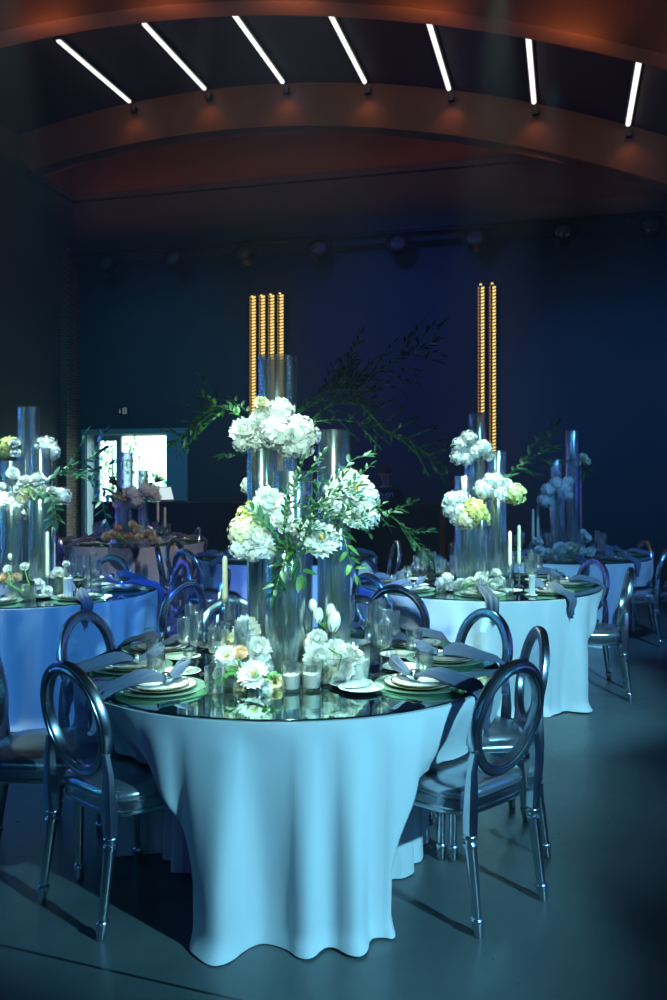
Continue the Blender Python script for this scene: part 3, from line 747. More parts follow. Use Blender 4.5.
def spray(root, pts, name='ruscus_branch', nleaf=26, L=.045, W=.010, seed=0, mat='leaf', side=0, twigs=0):
    base = Vector(root.location); rd = random.Random(seed); m = MB(); pts = [Vector(p)-base for p in pts]
    # Catmull sampling
    path = []
    for i in range(len(pts)-1):
        p0, p1, p2, p3 = pts[max(i-1, 0)], pts[i], pts[i+1], pts[min(i+2, len(pts)-1)]
        for k in range(8):
            t = k/8; path.append(.5*((2*p1)+(-p0+p2)*t+(2*p0-5*p1+4*p2-p3)*t*t+(-p0+3*p1-3*p2+p3)*t**3))
    path.append(pts[-1])
    m.tube(path, [.0022*(1-.6*i/len(path)) for i in range(len(path))], 5, 1)
    def leaves(path, nl, sc=1):
        for i in range(nl):
            q = (i+.6)/nl*(len(path)-1); k = min(int(q), len(path)-2); p = path[k].lerp(path[k+1], q-k); t = (path[k+1]-path[k]).normalized()
            up = Vector((rd.uniform(-.4, .4), rd.uniform(-.9, .3), 1)).normalized()
            sd = t.cross(up).normalized()*(1 if i % 2 else -1)
            d = t*.75+sd*.8+Vector((0, rd.uniform(-.4, .3), rd.uniform(-.15, .55)))
            leafq(m, p, d, up, L*sc*rd.uniform(.75, 1.25), W*sc*rd.uniform(.8, 1.2))
        leafq(m, path[-1], path[-1]-path[-2], Vector((0, -.5, 1)), L*sc, W*sc)
    leaves(path, nleaf)
    for k in range(twigs):
        i = int(len(path)*(.25+.65*k/max(1, twigs))); t = (path[min(i+1, len(path)-1)]-path[i-1]).normalized()
        ax = Vector((rd.uniform(-.2, .2), rd.uniform(-.8, .5), 1 if k % 2 else -.45)).normalized(); ln = L*rd.uniform(2.2, 3.6)
        tw = [path[i]+(t*.75+ax*.7).normalized()*ln*q for q in (0, .33, .66, 1)]
        m.tube(tw, .0014, 4, 1); leaves(tw, 8, .9)
    m.build(name, [M[mat], M['stem']], root, 180)
def stems(root, pts, foot, rad, seed=0, n=None, rim=None):
    rd = random.Random(seed); base = Vector(root.location)
    for k, (p, r) in enumerate(pts[:n] if n else pts):
        m = MB(); q = max(.004, rad-.012); a = rd.uniform(0, 6.28); b = rd.uniform(0, 6.28)
        e = Vector((q*cos(a)*.8, q*sin(a)*.8, foot+rd.uniform(0, .04) if rim and rim > .2 and k else foot)); zr = (rim-.017 if rim else p.z*.7)
        mo = Vector((q*cos(b)*.7, q*sin(b)*.7, min(zr, max(p.z-.03, foot+.03))))
        if rim and p.z < zr-.02: start = [Vector((mo.x, mo.y, zr-.01)), Vector((mo.x, mo.y, zr-.05))]
        else: start = [p-Vector((0, 0, r*.3)), p.lerp(mo, .7)+Vector((0, 0, -.006)), mo]
        z2 = start[-1].z; pts_ = start+[mo.lerp(e, .35).xy.to_3d()+Vector((.004*sin(k), .004*cos(k), z2*.65+foot*.35)), mo.lerp(e, .7).xy.to_3d()+Vector((0, 0, z2*.3+foot*.7)), e]
        m.tube(pts_, [.0040-.0001*i for i in range(len(pts_))], 6); m.build('stem', M['stem'], root)
def cyl_vase(tb_z, px, wpx, py, Y, label, water=0):
    p = P(px, py, Y); r = wpx/2*Y/F; h = p.z-ZM-.0006; t = thing('cylinder_vase', label, 'vase', (p.x, Y, ZM+.0006), 0, 'clear cylinder vases')
    th = .005
    MB().lathe([(r-.002, 0), (r, .003), (r, h-.002), (r-.001, h), (r-th+.001, h), (r-th, h-.002), (r-th, .016), (1e-6, .015)], 36).build('vase_wall', M['vase'], t, 40)
    if water:
        MB().lathe([(r-th-.001, .0165), (r-th-.001, h*water), (1e-6, h*water)], 36).build('water', M['vase'], t, 40)
    return t, r, h
def arrangement(label, blooms, Y, vase_pt, vr, name='flower_arrangement', foot=.02, nst=7, seed=0, toward=.75, rim=None):
    t = thing(name, label, 'flower arrangement', (vase_pt[0], vase_pt[1], ZM+.017), 0, 'white flower arrangements')
    pts = put_blooms(t, blooms, Y, toward); stems(t, pts, .003, vr, seed, nst, rim)
    return t
# ---- the nearest table
tn = TNAME['front']
cyl_vase(0, 277.5, 39, 357, 3.88, 'tallest clear cylinder vase on the nearest table')
cyl_vase(0, 334, 33, 430, 3.92, 'medium tall empty cylinder vase, right of the tallest on the nearest table')
cyl_vase(0, 292, 41, 471, 3.68, 'clear cylinder vase with its rim just above the leaves, nearest table')
v1, r1, h1 = cyl_vase(0, 262, 30, 448, 3.72, 'narrow vase under the highest white blooms of the nearest table', .25)
v2, r2, h2 = cyl_vase(0, 285, 40, 552, 3.47, 'short stem-filled vase in front on the nearest table', .45)
v3, r3, h3 = cyl_vase(0, 336, 29, 528, 3.56, 'right-hand flower vase below the big right blooms, nearest table', .4)
t = arrangement('highest cluster of white blooms round the tallest vase of the nearest table',
    [(245, 430, 17, 'p', 'petal'), (241, 443, 9, 'h', 'petal'), (262, 418, 16, 'p', 'petal'), (258, 438, 13, 'p', 'petal'), (280, 413, 15, 'h', 'petal'), (276, 432, 18, 'h', 'petal', -.06), (298, 431, 17, 'h', 'petal', -.03), (301, 446, 13, 'h', 'petal', -.03), (309, 436, 11, 'h', 'petal', .03), (262, 403, 9, 'p', 'cream'), (288, 447, 11, 'h', 'petal', -.03)], 3.66, v1.location, r1, rim=h1, seed=1, nst=5)
spray(t, [P(243, 418, 3.75), P(225, 408, 3.78), P(205, 414, 3.8), P(189, 430, 3.82), P(172, 444, 3.82)], nleaf=44, L=.042, W=.011, seed=1, twigs=8, mat='leaf2')
spray(t, [P(250, 415, 3.8), P(235, 402, 3.85), P(215, 400, 3.9), P(200, 398, 3.95)], nleaf=18, L=.045, W=.011, seed=2, twigs=2)
spray(t, [P(255, 450, 3.8), P(238, 455, 3.82), P(222, 456, 3.82)], nleaf=14, L=.045, W=.012, seed=22)
spray(t, [P(296, 415, 3.9), P(320, 400, 4.0), P(350, 384, 4.05), P(385, 368, 4.05), P(415, 352, 4.05), P(437, 341, 4.05)], nleaf=60, L=.05, W=.0085, seed=3, twigs=16)
spray(t, [P(300, 425, 3.85), P(330, 420, 3.95), P(365, 424, 4.0), P(395, 434, 4.0), P(422, 450, 4.0), P(446, 468, 4.0)], nleaf=60, L=.045, W=.008, seed=4, twigs=14)
spray(t, [P(300, 410, 4.0), P(322, 392, 4.1), P(340, 378, 4.1), P(352, 362, 4.1)], nleaf=36, L=.05, W=.0085, seed=5, twigs=8)
spray(t, [P(305, 425, 3.95), P(330, 405, 4.0), P(352, 398, 4.0), P(372, 405, 4.0)], nleaf=40, L=.05, W=.0085, seed=6, twigs=9)
t = arrangement('low left cluster of cream and white blooms in front of the vases, nearest table',
    [(243, 531, 15, 'h', 'cream'), (252, 519, 17, 'h', 'yellow', .05), (258, 538, 17, 'p', 'petal', -.03), (269, 501, 17, 'p', 'petal'), (264, 548, 12, 'p', 'petal'), (281, 519, 14, 'p', 'petal', -.02), (240, 548, 11, 'h', 'petal'), (253, 552, 10, 'h', 'petal'), (279, 503, 10, 'h', 'petal', .04), (321, 537, 20, 'o', 'petal', -.08), (300, 527, 12, 'p', 'petal', .05)], 3.42, v2.location, r2, rim=h2, seed=2, nst=9, toward=1.1)
spray(t, [P(290, 552, 3.42), P(300, 530, 3.36), P(315, 508, 3.34), P(336, 492, 3.34), P(362, 486, 3.36)], nleaf=34, L=.036, W=.009, seed=7, twigs=10)
spray(t, [P(290, 552, 3.42), P(284, 525, 3.36), P(290, 500, 3.35), P(300, 480, 3.38), P(318, 470, 3.4)], nleaf=30, L=.036, W=.009, seed=8, twigs=8)
spray(t, [P(285, 552, 3.42), P(300, 545, 3.33), P(325, 518, 3.3), P(350, 516, 3.32), P(372, 524, 3.34)], nleaf=30, L=.036, W=.009, seed=9, twigs=8)
spray(t, [P(290, 552, 3.42), P(275, 535, 3.34), P(262, 520, 3.33), P(252, 512, 3.34)], nleaf=14, L=.05, W=.014, seed=10)
spray(t, [P(288, 545, 3.40), P(284, 562, 3.36), P(283, 580, 3.38), P(282, 600, 3.42)], nleaf=16, L=.06, W=.012, seed=11, mat='leaf', twigs=2)
spray(t, [P(292, 545, 3.40), P(300, 560, 3.35), P(302, 575, 3.36)], nleaf=8, L=.07, W=.017, seed=12, mat='leaf2', twigs=0)
t = arrangement('round cluster of white blooms right of the vases, nearest table',
    [(356, 487, 20, 'o', 'petal'), (358, 511, 19, 'p', 'petal', -.03), (338, 489, 15, 'p', 'petal', .03), (366, 497, 13, 'h', 'petal', .03), (334, 506, 13, 'h', 'petal'), (368, 518, 11, 'h', 'petal', .02), (348, 478, 11, 'p', 'cream', .04)], 3.52, v3.location, r3, rim=h3, seed=3, nst=6, toward=1.1)
spray(t, [P(350, 500, 3.6), P(375, 508, 3.7), P(398, 522, 3.75), P(412, 538, 3.75), P(427, 555, 3.75)], nleaf=30, L=.05, W=.011, seed=13, twigs=5)
spray(t, [P(340, 480, 3.6), P(350, 462, 3.65), P(366, 456, 3.65)], nleaf=10, L=.05, W=.012, seed=14)
spray(t, [P(342, 528, 3.52), P(346, 545, 3.46), P(350, 562, 3.46), P(356, 575, 3.47)], nleaf=8, L=.06, W=.012, seed=15, mat='leaf2')
t = arrangement('single small white bloom at the left edge of the tallest vase', [(250, 486, 9, 'h', 'petal'), (256, 481, 7, 'h', 'petal', .03)], 3.80, (P(258, 500, 3.8).x, 3.8), .02, seed=33, nst=1)
# low flower bowls
def low_bowl(px, wpx, pyb, pyt, label):
    Y = (HC-ZM)*F/(pyb-HZ)+.0; r = wpx/2*Y/F; h = (pyb-pyt)*Y/F; p = P(px, pyb, Y)
    t = thing('low_glass_vase', label, 'vase', (p.x, Y, ZM+.0006), 0, 'low glass vases')
    MB().lathe([(r-.002, 0), (r, .003), (r, h), (r-.004, h), (r-.004, .010), (1e-6, .009)], 32).build('vase_wall', M['glass'], t, 40)
    MB().lathe([(r-.005, .0105), (r-.005, h*.55), (1e-6, h*.55)], 32).build('water', M['glass'], t, 40)
    return t, r, h, Y
b1, br1, bh1, bY1 = low_bowl(236, 40, 686, 657, 'low glass vase at the left of the front flowers, nearest table')
t = arrangement('low white and cream flowers left of the votive candles, nearest table', [(247, 629, 15, 'p', 'petal', .15), (232, 641, 12, 'p', 'cream', .08), (226, 656, 12, 'o', 'petal'), (240, 652, 8, 'p', 'peach', -.02), (258, 649, 15, 'p', 'petal', .05), (253, 673, 16, 'o', 'petal', -.08), (271, 662, 14, 'p', 'petal', .08), (276, 681, 8, 'o', 'cream', -.03), (237, 668, 11, 'o', 'petal', -.02), (222, 674, 10, 'p', 'petal'), (265, 689, 9, 'p', 'petal', -.06), (286, 662, 11, 'p', 'petal', .10), (246, 645, 10, 'p', 'petal', .1), (240, 686, 8, 'o', 'cream', -.06)], bY1, (b1.location.x, bY1), br1, rim=bh1, seed=4, nst=6, toward=1.2)
spray(t, [P(240, 670, bY1-.03), P(230, 672, bY1-.08), P(222, 678, bY1-.1)], nleaf=10, L=.04, W=.014, seed=41, mat='leaf2')
spray(t, [P(246, 665, bY1-.03), P(262, 676, bY1-.09), P(272, 676, bY1-.1)], nleaf=10, L=.04, W=.014, seed=42, mat='leaf2')
b2, br2, bh2, bY2 = low_bowl(330, 42, 682, 655, 'low glass vase right of the votive candles, nearest table')
t = arrangement('low white flowers and tulips right of the votive candles, nearest table', [(320, 658, 18, 'p', 'petal'), (317, 638, 11, 'p', 'petal', .05), (346, 655, 16, 'p', 'petal'), (333, 672, 6, 'o', 'cream', -.05), (357, 660, 10, 'h', 'petal', .05), (300, 655, 12, 'p', 'petal', .1), (287, 663, 11, 'p', 'petal', .0), (296, 645, 9, 'h', 'petal', .12), (281, 650, 9, 'p', 'petal', .1), (304, 668, 9, 'p', 'petal', .02), (336, 648, 12, 'p', 'petal', .06), (345, 670, 10, 'p', 'petal', -.03), (308, 646, 11, 'h', 'petal', .1), (326, 674, 9, 'p', 'petal', -.03), (313, 606, 6, 't', 'petal', .1), (318, 616, 7, 't', 'petal', .06), (334, 622, 9, 't', 'petal', .06), (331, 612, 7, 't', 'petal', .09)], bY2, (b2.location.x, bY2), br2, rim=bh2, seed=5, nst=10, toward=1.2)
spray(t, [P(325, 655, bY2+.08), P(326, 640, bY2+.1), P(327, 622, bY2+.1)], nleaf=6, L=.09, W=.014, seed=43, mat='leaf2')
# votives
def votive(px, pyb, wpx, hpx, label, dY=0):
    Y = (HC-ZM)*F/(pyb-HZ); r = wpx/2*Y/F; h = hpx*Y/F; p = P(px, pyb, Y)
    t = thing('votive_candle', label, 'candle', (p.x, Y, ZM+.0006), 0, 'votive candles in glass cups')
    MB().lathe([(r-.002, 0), (r, .003), (r, h), (r-.003, h), (r-.003, .012), (1e-6, .011)], 28).build('glass_cup', M['glass'], t, 40)
    MB().lathe([(r-.004, .0125), (r-.004, h*.60), (r*.6, h*.62), (1e-6, h*.60)], 28).build('candle_wax', M['candlew'], t, 40)
    k = MB(); k.tube([(0, 0, h*.6), (.001, 0, h*.6+.012)], .0012, 5); k.build('wick', M['wick'], t)
votive(291, 691, 19, 27, 'left white votive candle in a clear cup, front of the nearest table')
votive(311.5, 690, 20, 27, 'right white votive candle in a clear cup, front of the nearest table')
votive(358, 680, 24, 34, 'wide candle cup at the right of the white flowers, nearest table')
votive(278, 668, 20, 30, 'candle cup behind the front blooms of the nearest table')
p = P(361, 688, (HC-ZM-.006)*F/(689-HZ)); p_bread.put('white plate alone at the front right of the flowers, nearest table', (p.x, p.y, ZM+.0004), 0, 'bread plates')
# tapers
def taper(px, py_top, py_join, py_base, Y, wpx, label):
    p = P(px, py_base, Y); zj = P(px, py_join, Y).z-ZM; zt = P(px, py_top, Y).z-ZM; r = wpx/2*Y/F
    t = thing('taper_candlestick', label, 'candlestick', (p.x, Y, ZM+.0006), 0, 'taper candles in glass holders')
    MB().lathe([(.036, 0), (.037, .004), (.02, .012), (.007, .02), (.006, zj*.5), (.011, zj*.55), (.006, zj*.6), (.006, zj-.03), (.016, zj-.015), (.017, zj+.012), (.012, zj+.012), (.012, zj-.005), (1e-6, zj-.006)], 20).build('glass_holder', M['vase'], t, 40)
    MB().lathe([(r*1.0, zj-.004), (r*1.0, zj+.03), (r*.86, zt-.012), (r*.5, zt-.002), (1e-6, zt)], 16).build('taper_candle', M['candle'], t, 40)
    k = MB(); k.tube([(0, 0, zt-.002), (.001, 0, zt+.010)], .0011, 5); k.build('wick', M['wick'], t)
taper(225, 556, 601, 660, 3.78, 6, 'ivory taper candle left of the vases on the nearest table')
taper(257.5, 560, 611, 655, 4.0, 5, 'ivory taper candle beside the tallest vase of the nearest table')

# ---- the left table
Yl = 6.1
cyl_vase(0, 28.5, 21, 407, 6.35, 'tallest clear cylinder vase on the left table'); cyl_vase(0, 41, 21, 448, 6.25, 'middle clear cylinder vase on the left table'); cyl_vase(0, 11, 19, 461, 6.22, 'shortest empty cylinder vase on the left table')
va, ra, ha = cyl_vase(0, 12, 22, 505, 6.02, 'left stem-filled vase on the left table', .4); vb, rb_, hb = cyl_vase(0, 40, 22, 500, 6.0, 'right stem-filled vase on the left table', .4)
t = arrangement('big white bloom cluster at the left edge of the photo, left table', [(8, 505, 14, 'h', 'petal'), (-6, 498, 12, 'h', 'petal'), (16, 512, 11, 'h', 'petal', -.05), (2, 517, 10, 'h', 'petal'), (22, 499, 9, 'h', 'cream'), (10, 474, 7, 'p', 'petal', .1), (0, 486, 6, 'p', 'petal')], Yl, va.location, ra, rim=ha, seed=51, nst=5)
t = arrangement('white rose cluster with dark trailing leaves on the left table', [(13, 473, 7, 'p', 'petal'), (24, 480, 8, 'p', 'petal'), (37, 478, 9, 'p', 'petal'), (27, 490, 8, 'p', 'cream'), (40, 488, 7, 'p', 'petal'), (62, 496, 9, 'h', 'petal'), (52, 490, 6, 'p', 'petal'), (18, 488, 6, 'p', 'petal')], Yl-.05, vb.location, rb_, rim=hb, seed=52, nst=6)
spray(t, [P(42, 485, 6.0), P(58, 474, 5.98), P(76, 465, 5.95), P(92, 458, 5.95), P(105, 450, 5.95)], nleaf=24, L=.08, W=.018, seed=53, twigs=4)
spray(t, [P(60, 472, 5.98), P(82, 470, 5.95), P(97, 482, 5.95), P(108, 494, 5.95)], nleaf=20, L=.08, W=.018, seed=54, twigs=3)
spray(t, [P(48, 490, 6.0), P(54, 505, 5.95), P(56, 520, 5.95)], nleaf=14, L=.08, W=.018, seed=55)
vc, rc_, hc = cyl_vase(0, 26, 18, 452, 6.45, 'hidden-rim vase behind the tallest on the left table', .3)
t = arrangement('yellow-green and white blooms around the top of the left table vases', [(9, 446, 10, 'h', 'yellow'), (15, 452, 6, 'p', 'petal', -.05), (14, 442, 6, 'p', 'petal', -.05), (47, 447, 11, 'h', 'petal', .05), (52, 452, 8, 'h', 'petal'), (4, 452, 7, 'h', 'lime')], 6.3, vc.location, rc_, rim=hc, seed=56, nst=3)
b3, br3, bh3, bY3 = low_bowl(20, 30, 600, 585, 'low glass vase among the small flowers of the left table')
t = arrangement('small low peach and white flowers on the left table', [(4, 577, 6, 'p', 'peach'), (16, 577, 6, 'p', 'peach'), (28, 588, 8, 'o', 'petal'), (8, 569, 5, 'p', 'petal'), (24, 566, 5, 'p', 'petal'), (38, 583, 7, 'p', 'petal'), (10, 557, 3, 't', 'petal'), (47, 590, 6, 'p', 'petal')], bY3+.1, (b3.location.x, bY3), br3, rim=bh3, seed=57, nst=6)
b4, br4, bh4, bY4 = low_bowl(60, 12, 594, 578, 'small bud vase right of the candles on the left table')
t = arrangement('white bud flowers right of the candles on the left table', [(58, 571, 6, 'p', 'petal'), (63, 573, 6, 'p', 'petal'), (66, 563, 4, 'p', 'petal'), (53, 575, 4, 'p', 'petal')], bY4, (b4.location.x, bY4), br4, rim=bh4, seed=58, nst=4)
taper(47.5, 531, 577, 590, 5.95, 4, 'left ivory taper candle on the left table'); taper(53.5, 527, 570, 585, 6.15, 4, 'right ivory taper candle on the left table')
def pillar_candle(px, pyb, wpx, hpx, label):
    Y = (HC-ZM)*F/(pyb-HZ); r = wpx/2*Y/F; h = hpx*Y/F; p = P(px, pyb, Y); t = thing('ribbed_candle', label, 'candle', (p.x, Y, ZM+.0006), 0, 'ribbed white candles')
    MB().lathe([(r*1.6, 0), (r*1.9, .006), (r*1.9, .009), (r*1.5, .006), (1e-6, .005)], 28).build('saucer', M['china'], t)
    m = MB()
    def f(u, v):
        a = 2*pi*u; rr = r*(1+.10*cos(10*a+v*1.2))*(.92+.18*abs(v-.45)); return (rr*cos(a), rr*sin(a), .006+h*v)
    m.grid(f, 80, 8, True); m.add([f(i/80, 1) for i in range(80)], [tuple(range(80))]); m.build('candle_body', M['candlew'], t, 60)
    k = MB(); k.tube([(0, 0, h), (.001, 0, h+.02)], .0015, 5); k.build('wick', M['wick'], t)
pillar_candle(68, 599, 9, 20, 'ribbed white pillar candle on a saucer, left table')
# table number seven
Y7 = (HC-ZM)*F/(599-HZ); p = P(28, 599, Y7)
t = thing('table_number', 'black standing table number 7 on the left table', 'table number', (p.x, Y7, ZM+.0006), -.1)
m = MB(); dp = .008
o7 = [(-.040, .118), (.042, .118), (.042, .100), (.004, .012), (-.018, .012), (.018, .098), (-.040, .098)]
vs = [(x, -dp, z) for x, z in o7]+[(x, dp, z) for x, z in o7]
m.add(vs, [(0, 6, 5, 2, 1), (2, 5, 4, 3), (7, 8, 9, 12, 13), (9, 10, 11, 12)]+[(i, (i+1) % 7, 7+(i+1) % 7, 7+i) for i in range(7)]); m.build('digit', M['black'], t, smooth=False)
MB().box((-.006, 0, .006), (.05, .03, .012)).build('base', M['black'], t, smooth=False)

# ---- the right table
cyl_vase(0, 478, 18, 413, 6.75, 'tallest clear cylinder vase on the right table'); cyl_vase(0, 497, 20, 451, 6.65, 'middle clear cylinder vase on the right table'); cyl_vase(0, 464, 19, 476, 6.55, 'shortest empty cylinder vase on the right table')
va, ra, ha = cyl_vase(0, 466, 21, 520, 6.3, 'left stem-filled vase on the right table', .5); vb, rb_, hb = cyl_vase(0, 497, 20, 497, 6.4, 'right stem-filled vase on the right table', .5); vc, rc_, hc = cyl_vase(0, 481, 13, 520, 6.25, 'slim empty vase in front on the right table')
vd, rd_, hd = cyl_vase(0, 472, 16, 455, 6.8, 'flower vase behind the others on the right table', .3)
t = arrangement('white blooms high on the tallest vase of the right table', [(460, 446, 9, 'h', 'petal'), (468, 439, 9, 'h', 'petal'), (474, 452, 9, 'h', 'petal'), (458, 457, 8, 'h', 'petal'), (483, 448, 9, 'h', 'petal'), (488, 455, 7, 'p', 'petal'), (466, 458, 8, 'h', 'petal')], 6.6, vd.location, rd_, rim=hd, seed=61, nst=3)
t = arrangement('white blooms with a lime one around the middle vase of the right table', [(484, 489, 10, 'h', 'petal'), (496, 482, 9, 'h', 'petal'), (500, 493, 10, 'h', 'petal'), (505, 484, 8, 'p', 'petal'), (515, 494, 11, 'h', 'lime'), (490, 480, 7, 'h', 'petal')], 6.36, vb.location, rb_, rim=hb, seed=62, nst=6)
spray(t, [P(505, 480, 6.5), P(520, 465, 6.55), P(536, 455, 6.55), P(552, 448, 6.55)], nleaf=24, L=.09, W=.018, seed=63, twigs=4)
t = arrangement('white and yellow blooms at the lower left of the right table vases', [(452, 500, 9, 'h', 'petal'), (450, 510, 8, 'h', 'petal'), (459, 510, 10, 'h', 'petal'), (475, 511, 13, 'h', 'yellow', -.04), (466, 520, 10, 'h', 'cream', -.05), (462, 498, 8, 'h', 'petal'), (482, 519, 9, 'h', 'lime'), (456, 519, 7, 'h', 'petal'), (448, 503, 7, 'p', 'petal')], 6.28, va.location, ra, rim=ha, seed=64, nst=7)
b5, br5, bh5, bY5 = low_bowl(470, 34, 594, 582, 'low glass vase among the small flowers of the right table')
t = arrangement('low white flowers on the mirror of the right table', [(452, 586, 6, 'p', 'petal'), (461, 584, 7, 'p', 'petal'), (470, 582, 6, 'p', 'petal'), (481, 577, 7, 'p', 'petal'), (492, 584, 7, 'p', 'petal'), (499, 580, 6, 'p', 'petal'), (458, 591, 5, 'o', 'petal'), (487, 590, 6, 'o', 'petal'), (478, 588, 5, 'p', 'petal'), (496, 572, 5, 'p', 'petal'), (441, 583, 6, 'h', 'petal'), (447, 578, 6, 'h', 'petal')], bY5+.12, (b5.location.x, bY5), br5, rim=bh5, seed=65, nst=8)
taper(510, 531, 566, 588, 6.25, 4, 'left ivory taper candle on the right table'); taper(519, 525, 564, 586, 6.4, 4, 'right ivory taper candle on the right table')
pillar_candle(532, 596, 6, 20, 'ribbed white pillar candle on the right table')
# ---- rear tables
cyl_vase(0, 572.5, 14, 431, 9.0, 'tall clear cylinder vase on the rear right table'); cyl_vase(0, 556, 11, 460, 8.95, 'shorter clear cylinder vase on the rear right table')
va, ra, ha = cyl_vase(0, 558, 16, 490, 8.75, 'stem-filled vase on the rear right table', .4)
t = arrangement('pale bloom cluster around the shorter vase of the rear right table', [(548, 490, 7, 'h', 'petal'), (556, 484, 7, 'h', 'petal'), (564, 488, 8, 'h', 'petal'), (568, 482, 6, 'h', 'petal'), (558, 494, 7, 'h', 'petal'), (544, 500, 7, 'h', 'petal'), (552, 503, 6, 'h', 'petal'), (567, 495, 6, 'h', 'petal')], 8.75, va.location, ra, rim=ha, seed=71, nst=5)
vb, rb_, hb = cyl_vase(0, 578, 9, 466, 9.05, 'slim flower vase on the rear right table', .3)
t = arrangement('small pale blooms and leaves high on the rear right table', [(584, 457, 5, 'p', 'cream'), (578, 462, 4, 'p', 'cream'), (572, 458, 4, 'p', 'cream'), (587, 462, 4, 'p', 'cream')], 9.0, vb.location, rb_, rim=hb, seed=72, nst=2)
spray(t, [P(578, 458, 9.0), P(562, 462, 9.0), P(548, 466, 9.0)], nleaf=14, L=.09, W=.02, seed=73); spray(t, [P(580, 460, 9.0), P(590, 468, 9.0), P(582, 476, 9.0)], nleaf=12, L=.09, W=.02, seed=74)
b6, br6, bh6, bY6 = low_bowl(567, 34, 562, 554, 'low vase of the rear right table')
t = arrangement('low white flowers on the rear right table', [(560, 549, 8, 'p', 'petal'), (570, 549, 9, 'p', 'cream'), (580, 549, 7, 'p', 'petal'), (586, 537, 6, 'p', 'petal', .2), (590, 551, 6, 'p', 'petal'), (584, 532, 4, 'p', 'petal', .2), (538, 541, 6, 'p', 'petal', .1), (540, 550, 6, 'p', 'petal'), (548, 552, 6, 'p', 'petal')], bY6+.2, (b6.location.x, bY6), br6, rim=bh6, seed=75, nst=6)
taper(533, 509, 540, 553, 8.7, 3, 'left pale taper candle on the rear right table'); taper(538, 505, 540, 552, 8.9, 3, 'right pale taper candle on the rear right table')
cyl_vase(0, 127, 12, 452, 10.95, 'tall clear cylinder vase before the bright door'); cyl_vase(0, 143, 10, 470, 10.9, 'shorter clear cylinder vase before the bright door')
va, ra, ha = cyl_vase(0, 122, 14, 500, 10.7, 'stem-filled vase before the bright door', .4)
t = arrangement('white and dim cream blooms before the bright door', [(116, 496, 6, 'p', 'cream'), (124, 496, 6, 'p', 'cream'), (134, 494, 8, 'h', 'petal'), (137, 502, 7, 'h', 'petal'), (150, 492, 9, 'h', 'petal'), (155, 497, 6, 'h', 'petal'), (145, 488, 6, 'h', 'petal'), (117, 504, 5, 'p', 'cream'), (128, 492, 6, 'p', 'petal')], 10.7, va.location, ra, rim=ha, seed=81, nst=5)
spray(t, [P(124, 495, 10.7), P(117, 488, 10.7), P(113, 482, 10.7)], nleaf=14, L=.10, W=.03, seed=82); spray(t, [P(145, 490, 10.7), P(153, 484, 10.7), P(157, 482, 10.7)], nleaf=10, L=.10, W=.03, seed=83)
b7, br7, bh7, bY7 = low_bowl(125, 30, 547, 539, 'low vase of the table before the bright door')
t = arrangement('low cream and peach flowers before the bright door', [(107, 536, 6, 'p', 'cream'), (115, 534, 7, 'p', 'cream'), (122, 538, 5, 'p', 'cream'), (118, 527, 4, 'p', 'peach'), (128, 536, 5, 'p', 'peach'), (133, 524, 5, 'p', 'cream', .2), (137, 529, 5, 'p', 'cream', .2), (141, 537, 7, 'p', 'cream'), (151, 538, 7, 'p', 'cream'), (157, 540, 5, 'p', 'petal'), (147, 532, 5, 'p', 'cream')], bY7+.15, (b7.location.x, bY7), br7, rim=bh7, seed=84, nst=6)
votive(141, 548, 6, 8, 'left tiny votive on the table before the bright door'); votive(148, 548, 6, 8, 'right tiny votive on the table before the bright door')
taper(158, 503, 520, 537, 10.6, 2.6, 'left dim taper candle before the dark booth'); taper(165, 507, 527, 538, 10.7, 2.6, 'right dim taper candle before the dark booth')
cyl_vase(0, 300, 18, 500, 8.9, 'clear cylinder vase of the middle rear table behind the foreground vases')

# ------------------------------------------------------------------ DJ booth, laptop, person
vB = 12.2; bu0, bu1 = UV(94, vB), UV(440, vB)
t = thing('dj_booth', 'long black booth along the rear wall', 'booth', RM((bu0+bu1)/2, vB, 0), -TH)
Lb = bu1-bu0; zb = ZV(260, 503, vB)
MB().box((0, 0, zb/2-.02), (Lb, .04, zb-.04)).build('front_panel', M['black'], t, smooth=False)
MB().box((0, .27, zb-.02), (Lb+.04, .60, .04)).build('top', M['black'], t, smooth=False)
for x in (-Lb/2+.02, 0, Lb/2-.02): MB().box((x, .29, zb/2-.02), (.04, .54, zb-.04)).build('side_panel', M['black'], t, smooth=False)
pl = RM(UV(172, 12.5), 12.5, zb)
t = thing('laptop', 'open laptop with pale lit screen on the booth by the door', 'laptop', pl, R(75)-TH)
MB().box((0, 0, .008), (.32, .22, .016)).build('keyboard_base', M['blackm'], t, smooth=False)
MB().box((0, .13, .125), (.32, .01, .23), Matrix.Rotation(R(-18), 3, 'X')).build('screen_lid', M['blackm'], t, smooth=False)
MB().box((0, .124, .127), (.30, .003, .20), Matrix.Rotation(R(-18), 3, 'X')).build('screen', M['screen'], t, smooth=False)
t = thing('dj_mixer', 'low dark mixing console on the booth before the person', 'mixer', RM(UV(382, 12.45), 12.45, zb), -TH)
MB().box((0, 0, .03), (.6, .32, .06)).build('console_body', M['blackm'], t, smooth=False)
for x in (-.2, .2): MB().lathe([(.10, .06), (.105, .066), (.10, .074), (1e-6, .074)], 24, (x, 0, 0)).build('jog_wheel', M['blackm'], t)
for k in range(4):
    m = MB(); m.lathe([(.010, .06), (.009, .08), (1e-6, .081)], 10, (-.05+.033*k, .03, 0)); m.build('knob', M['white'], t)
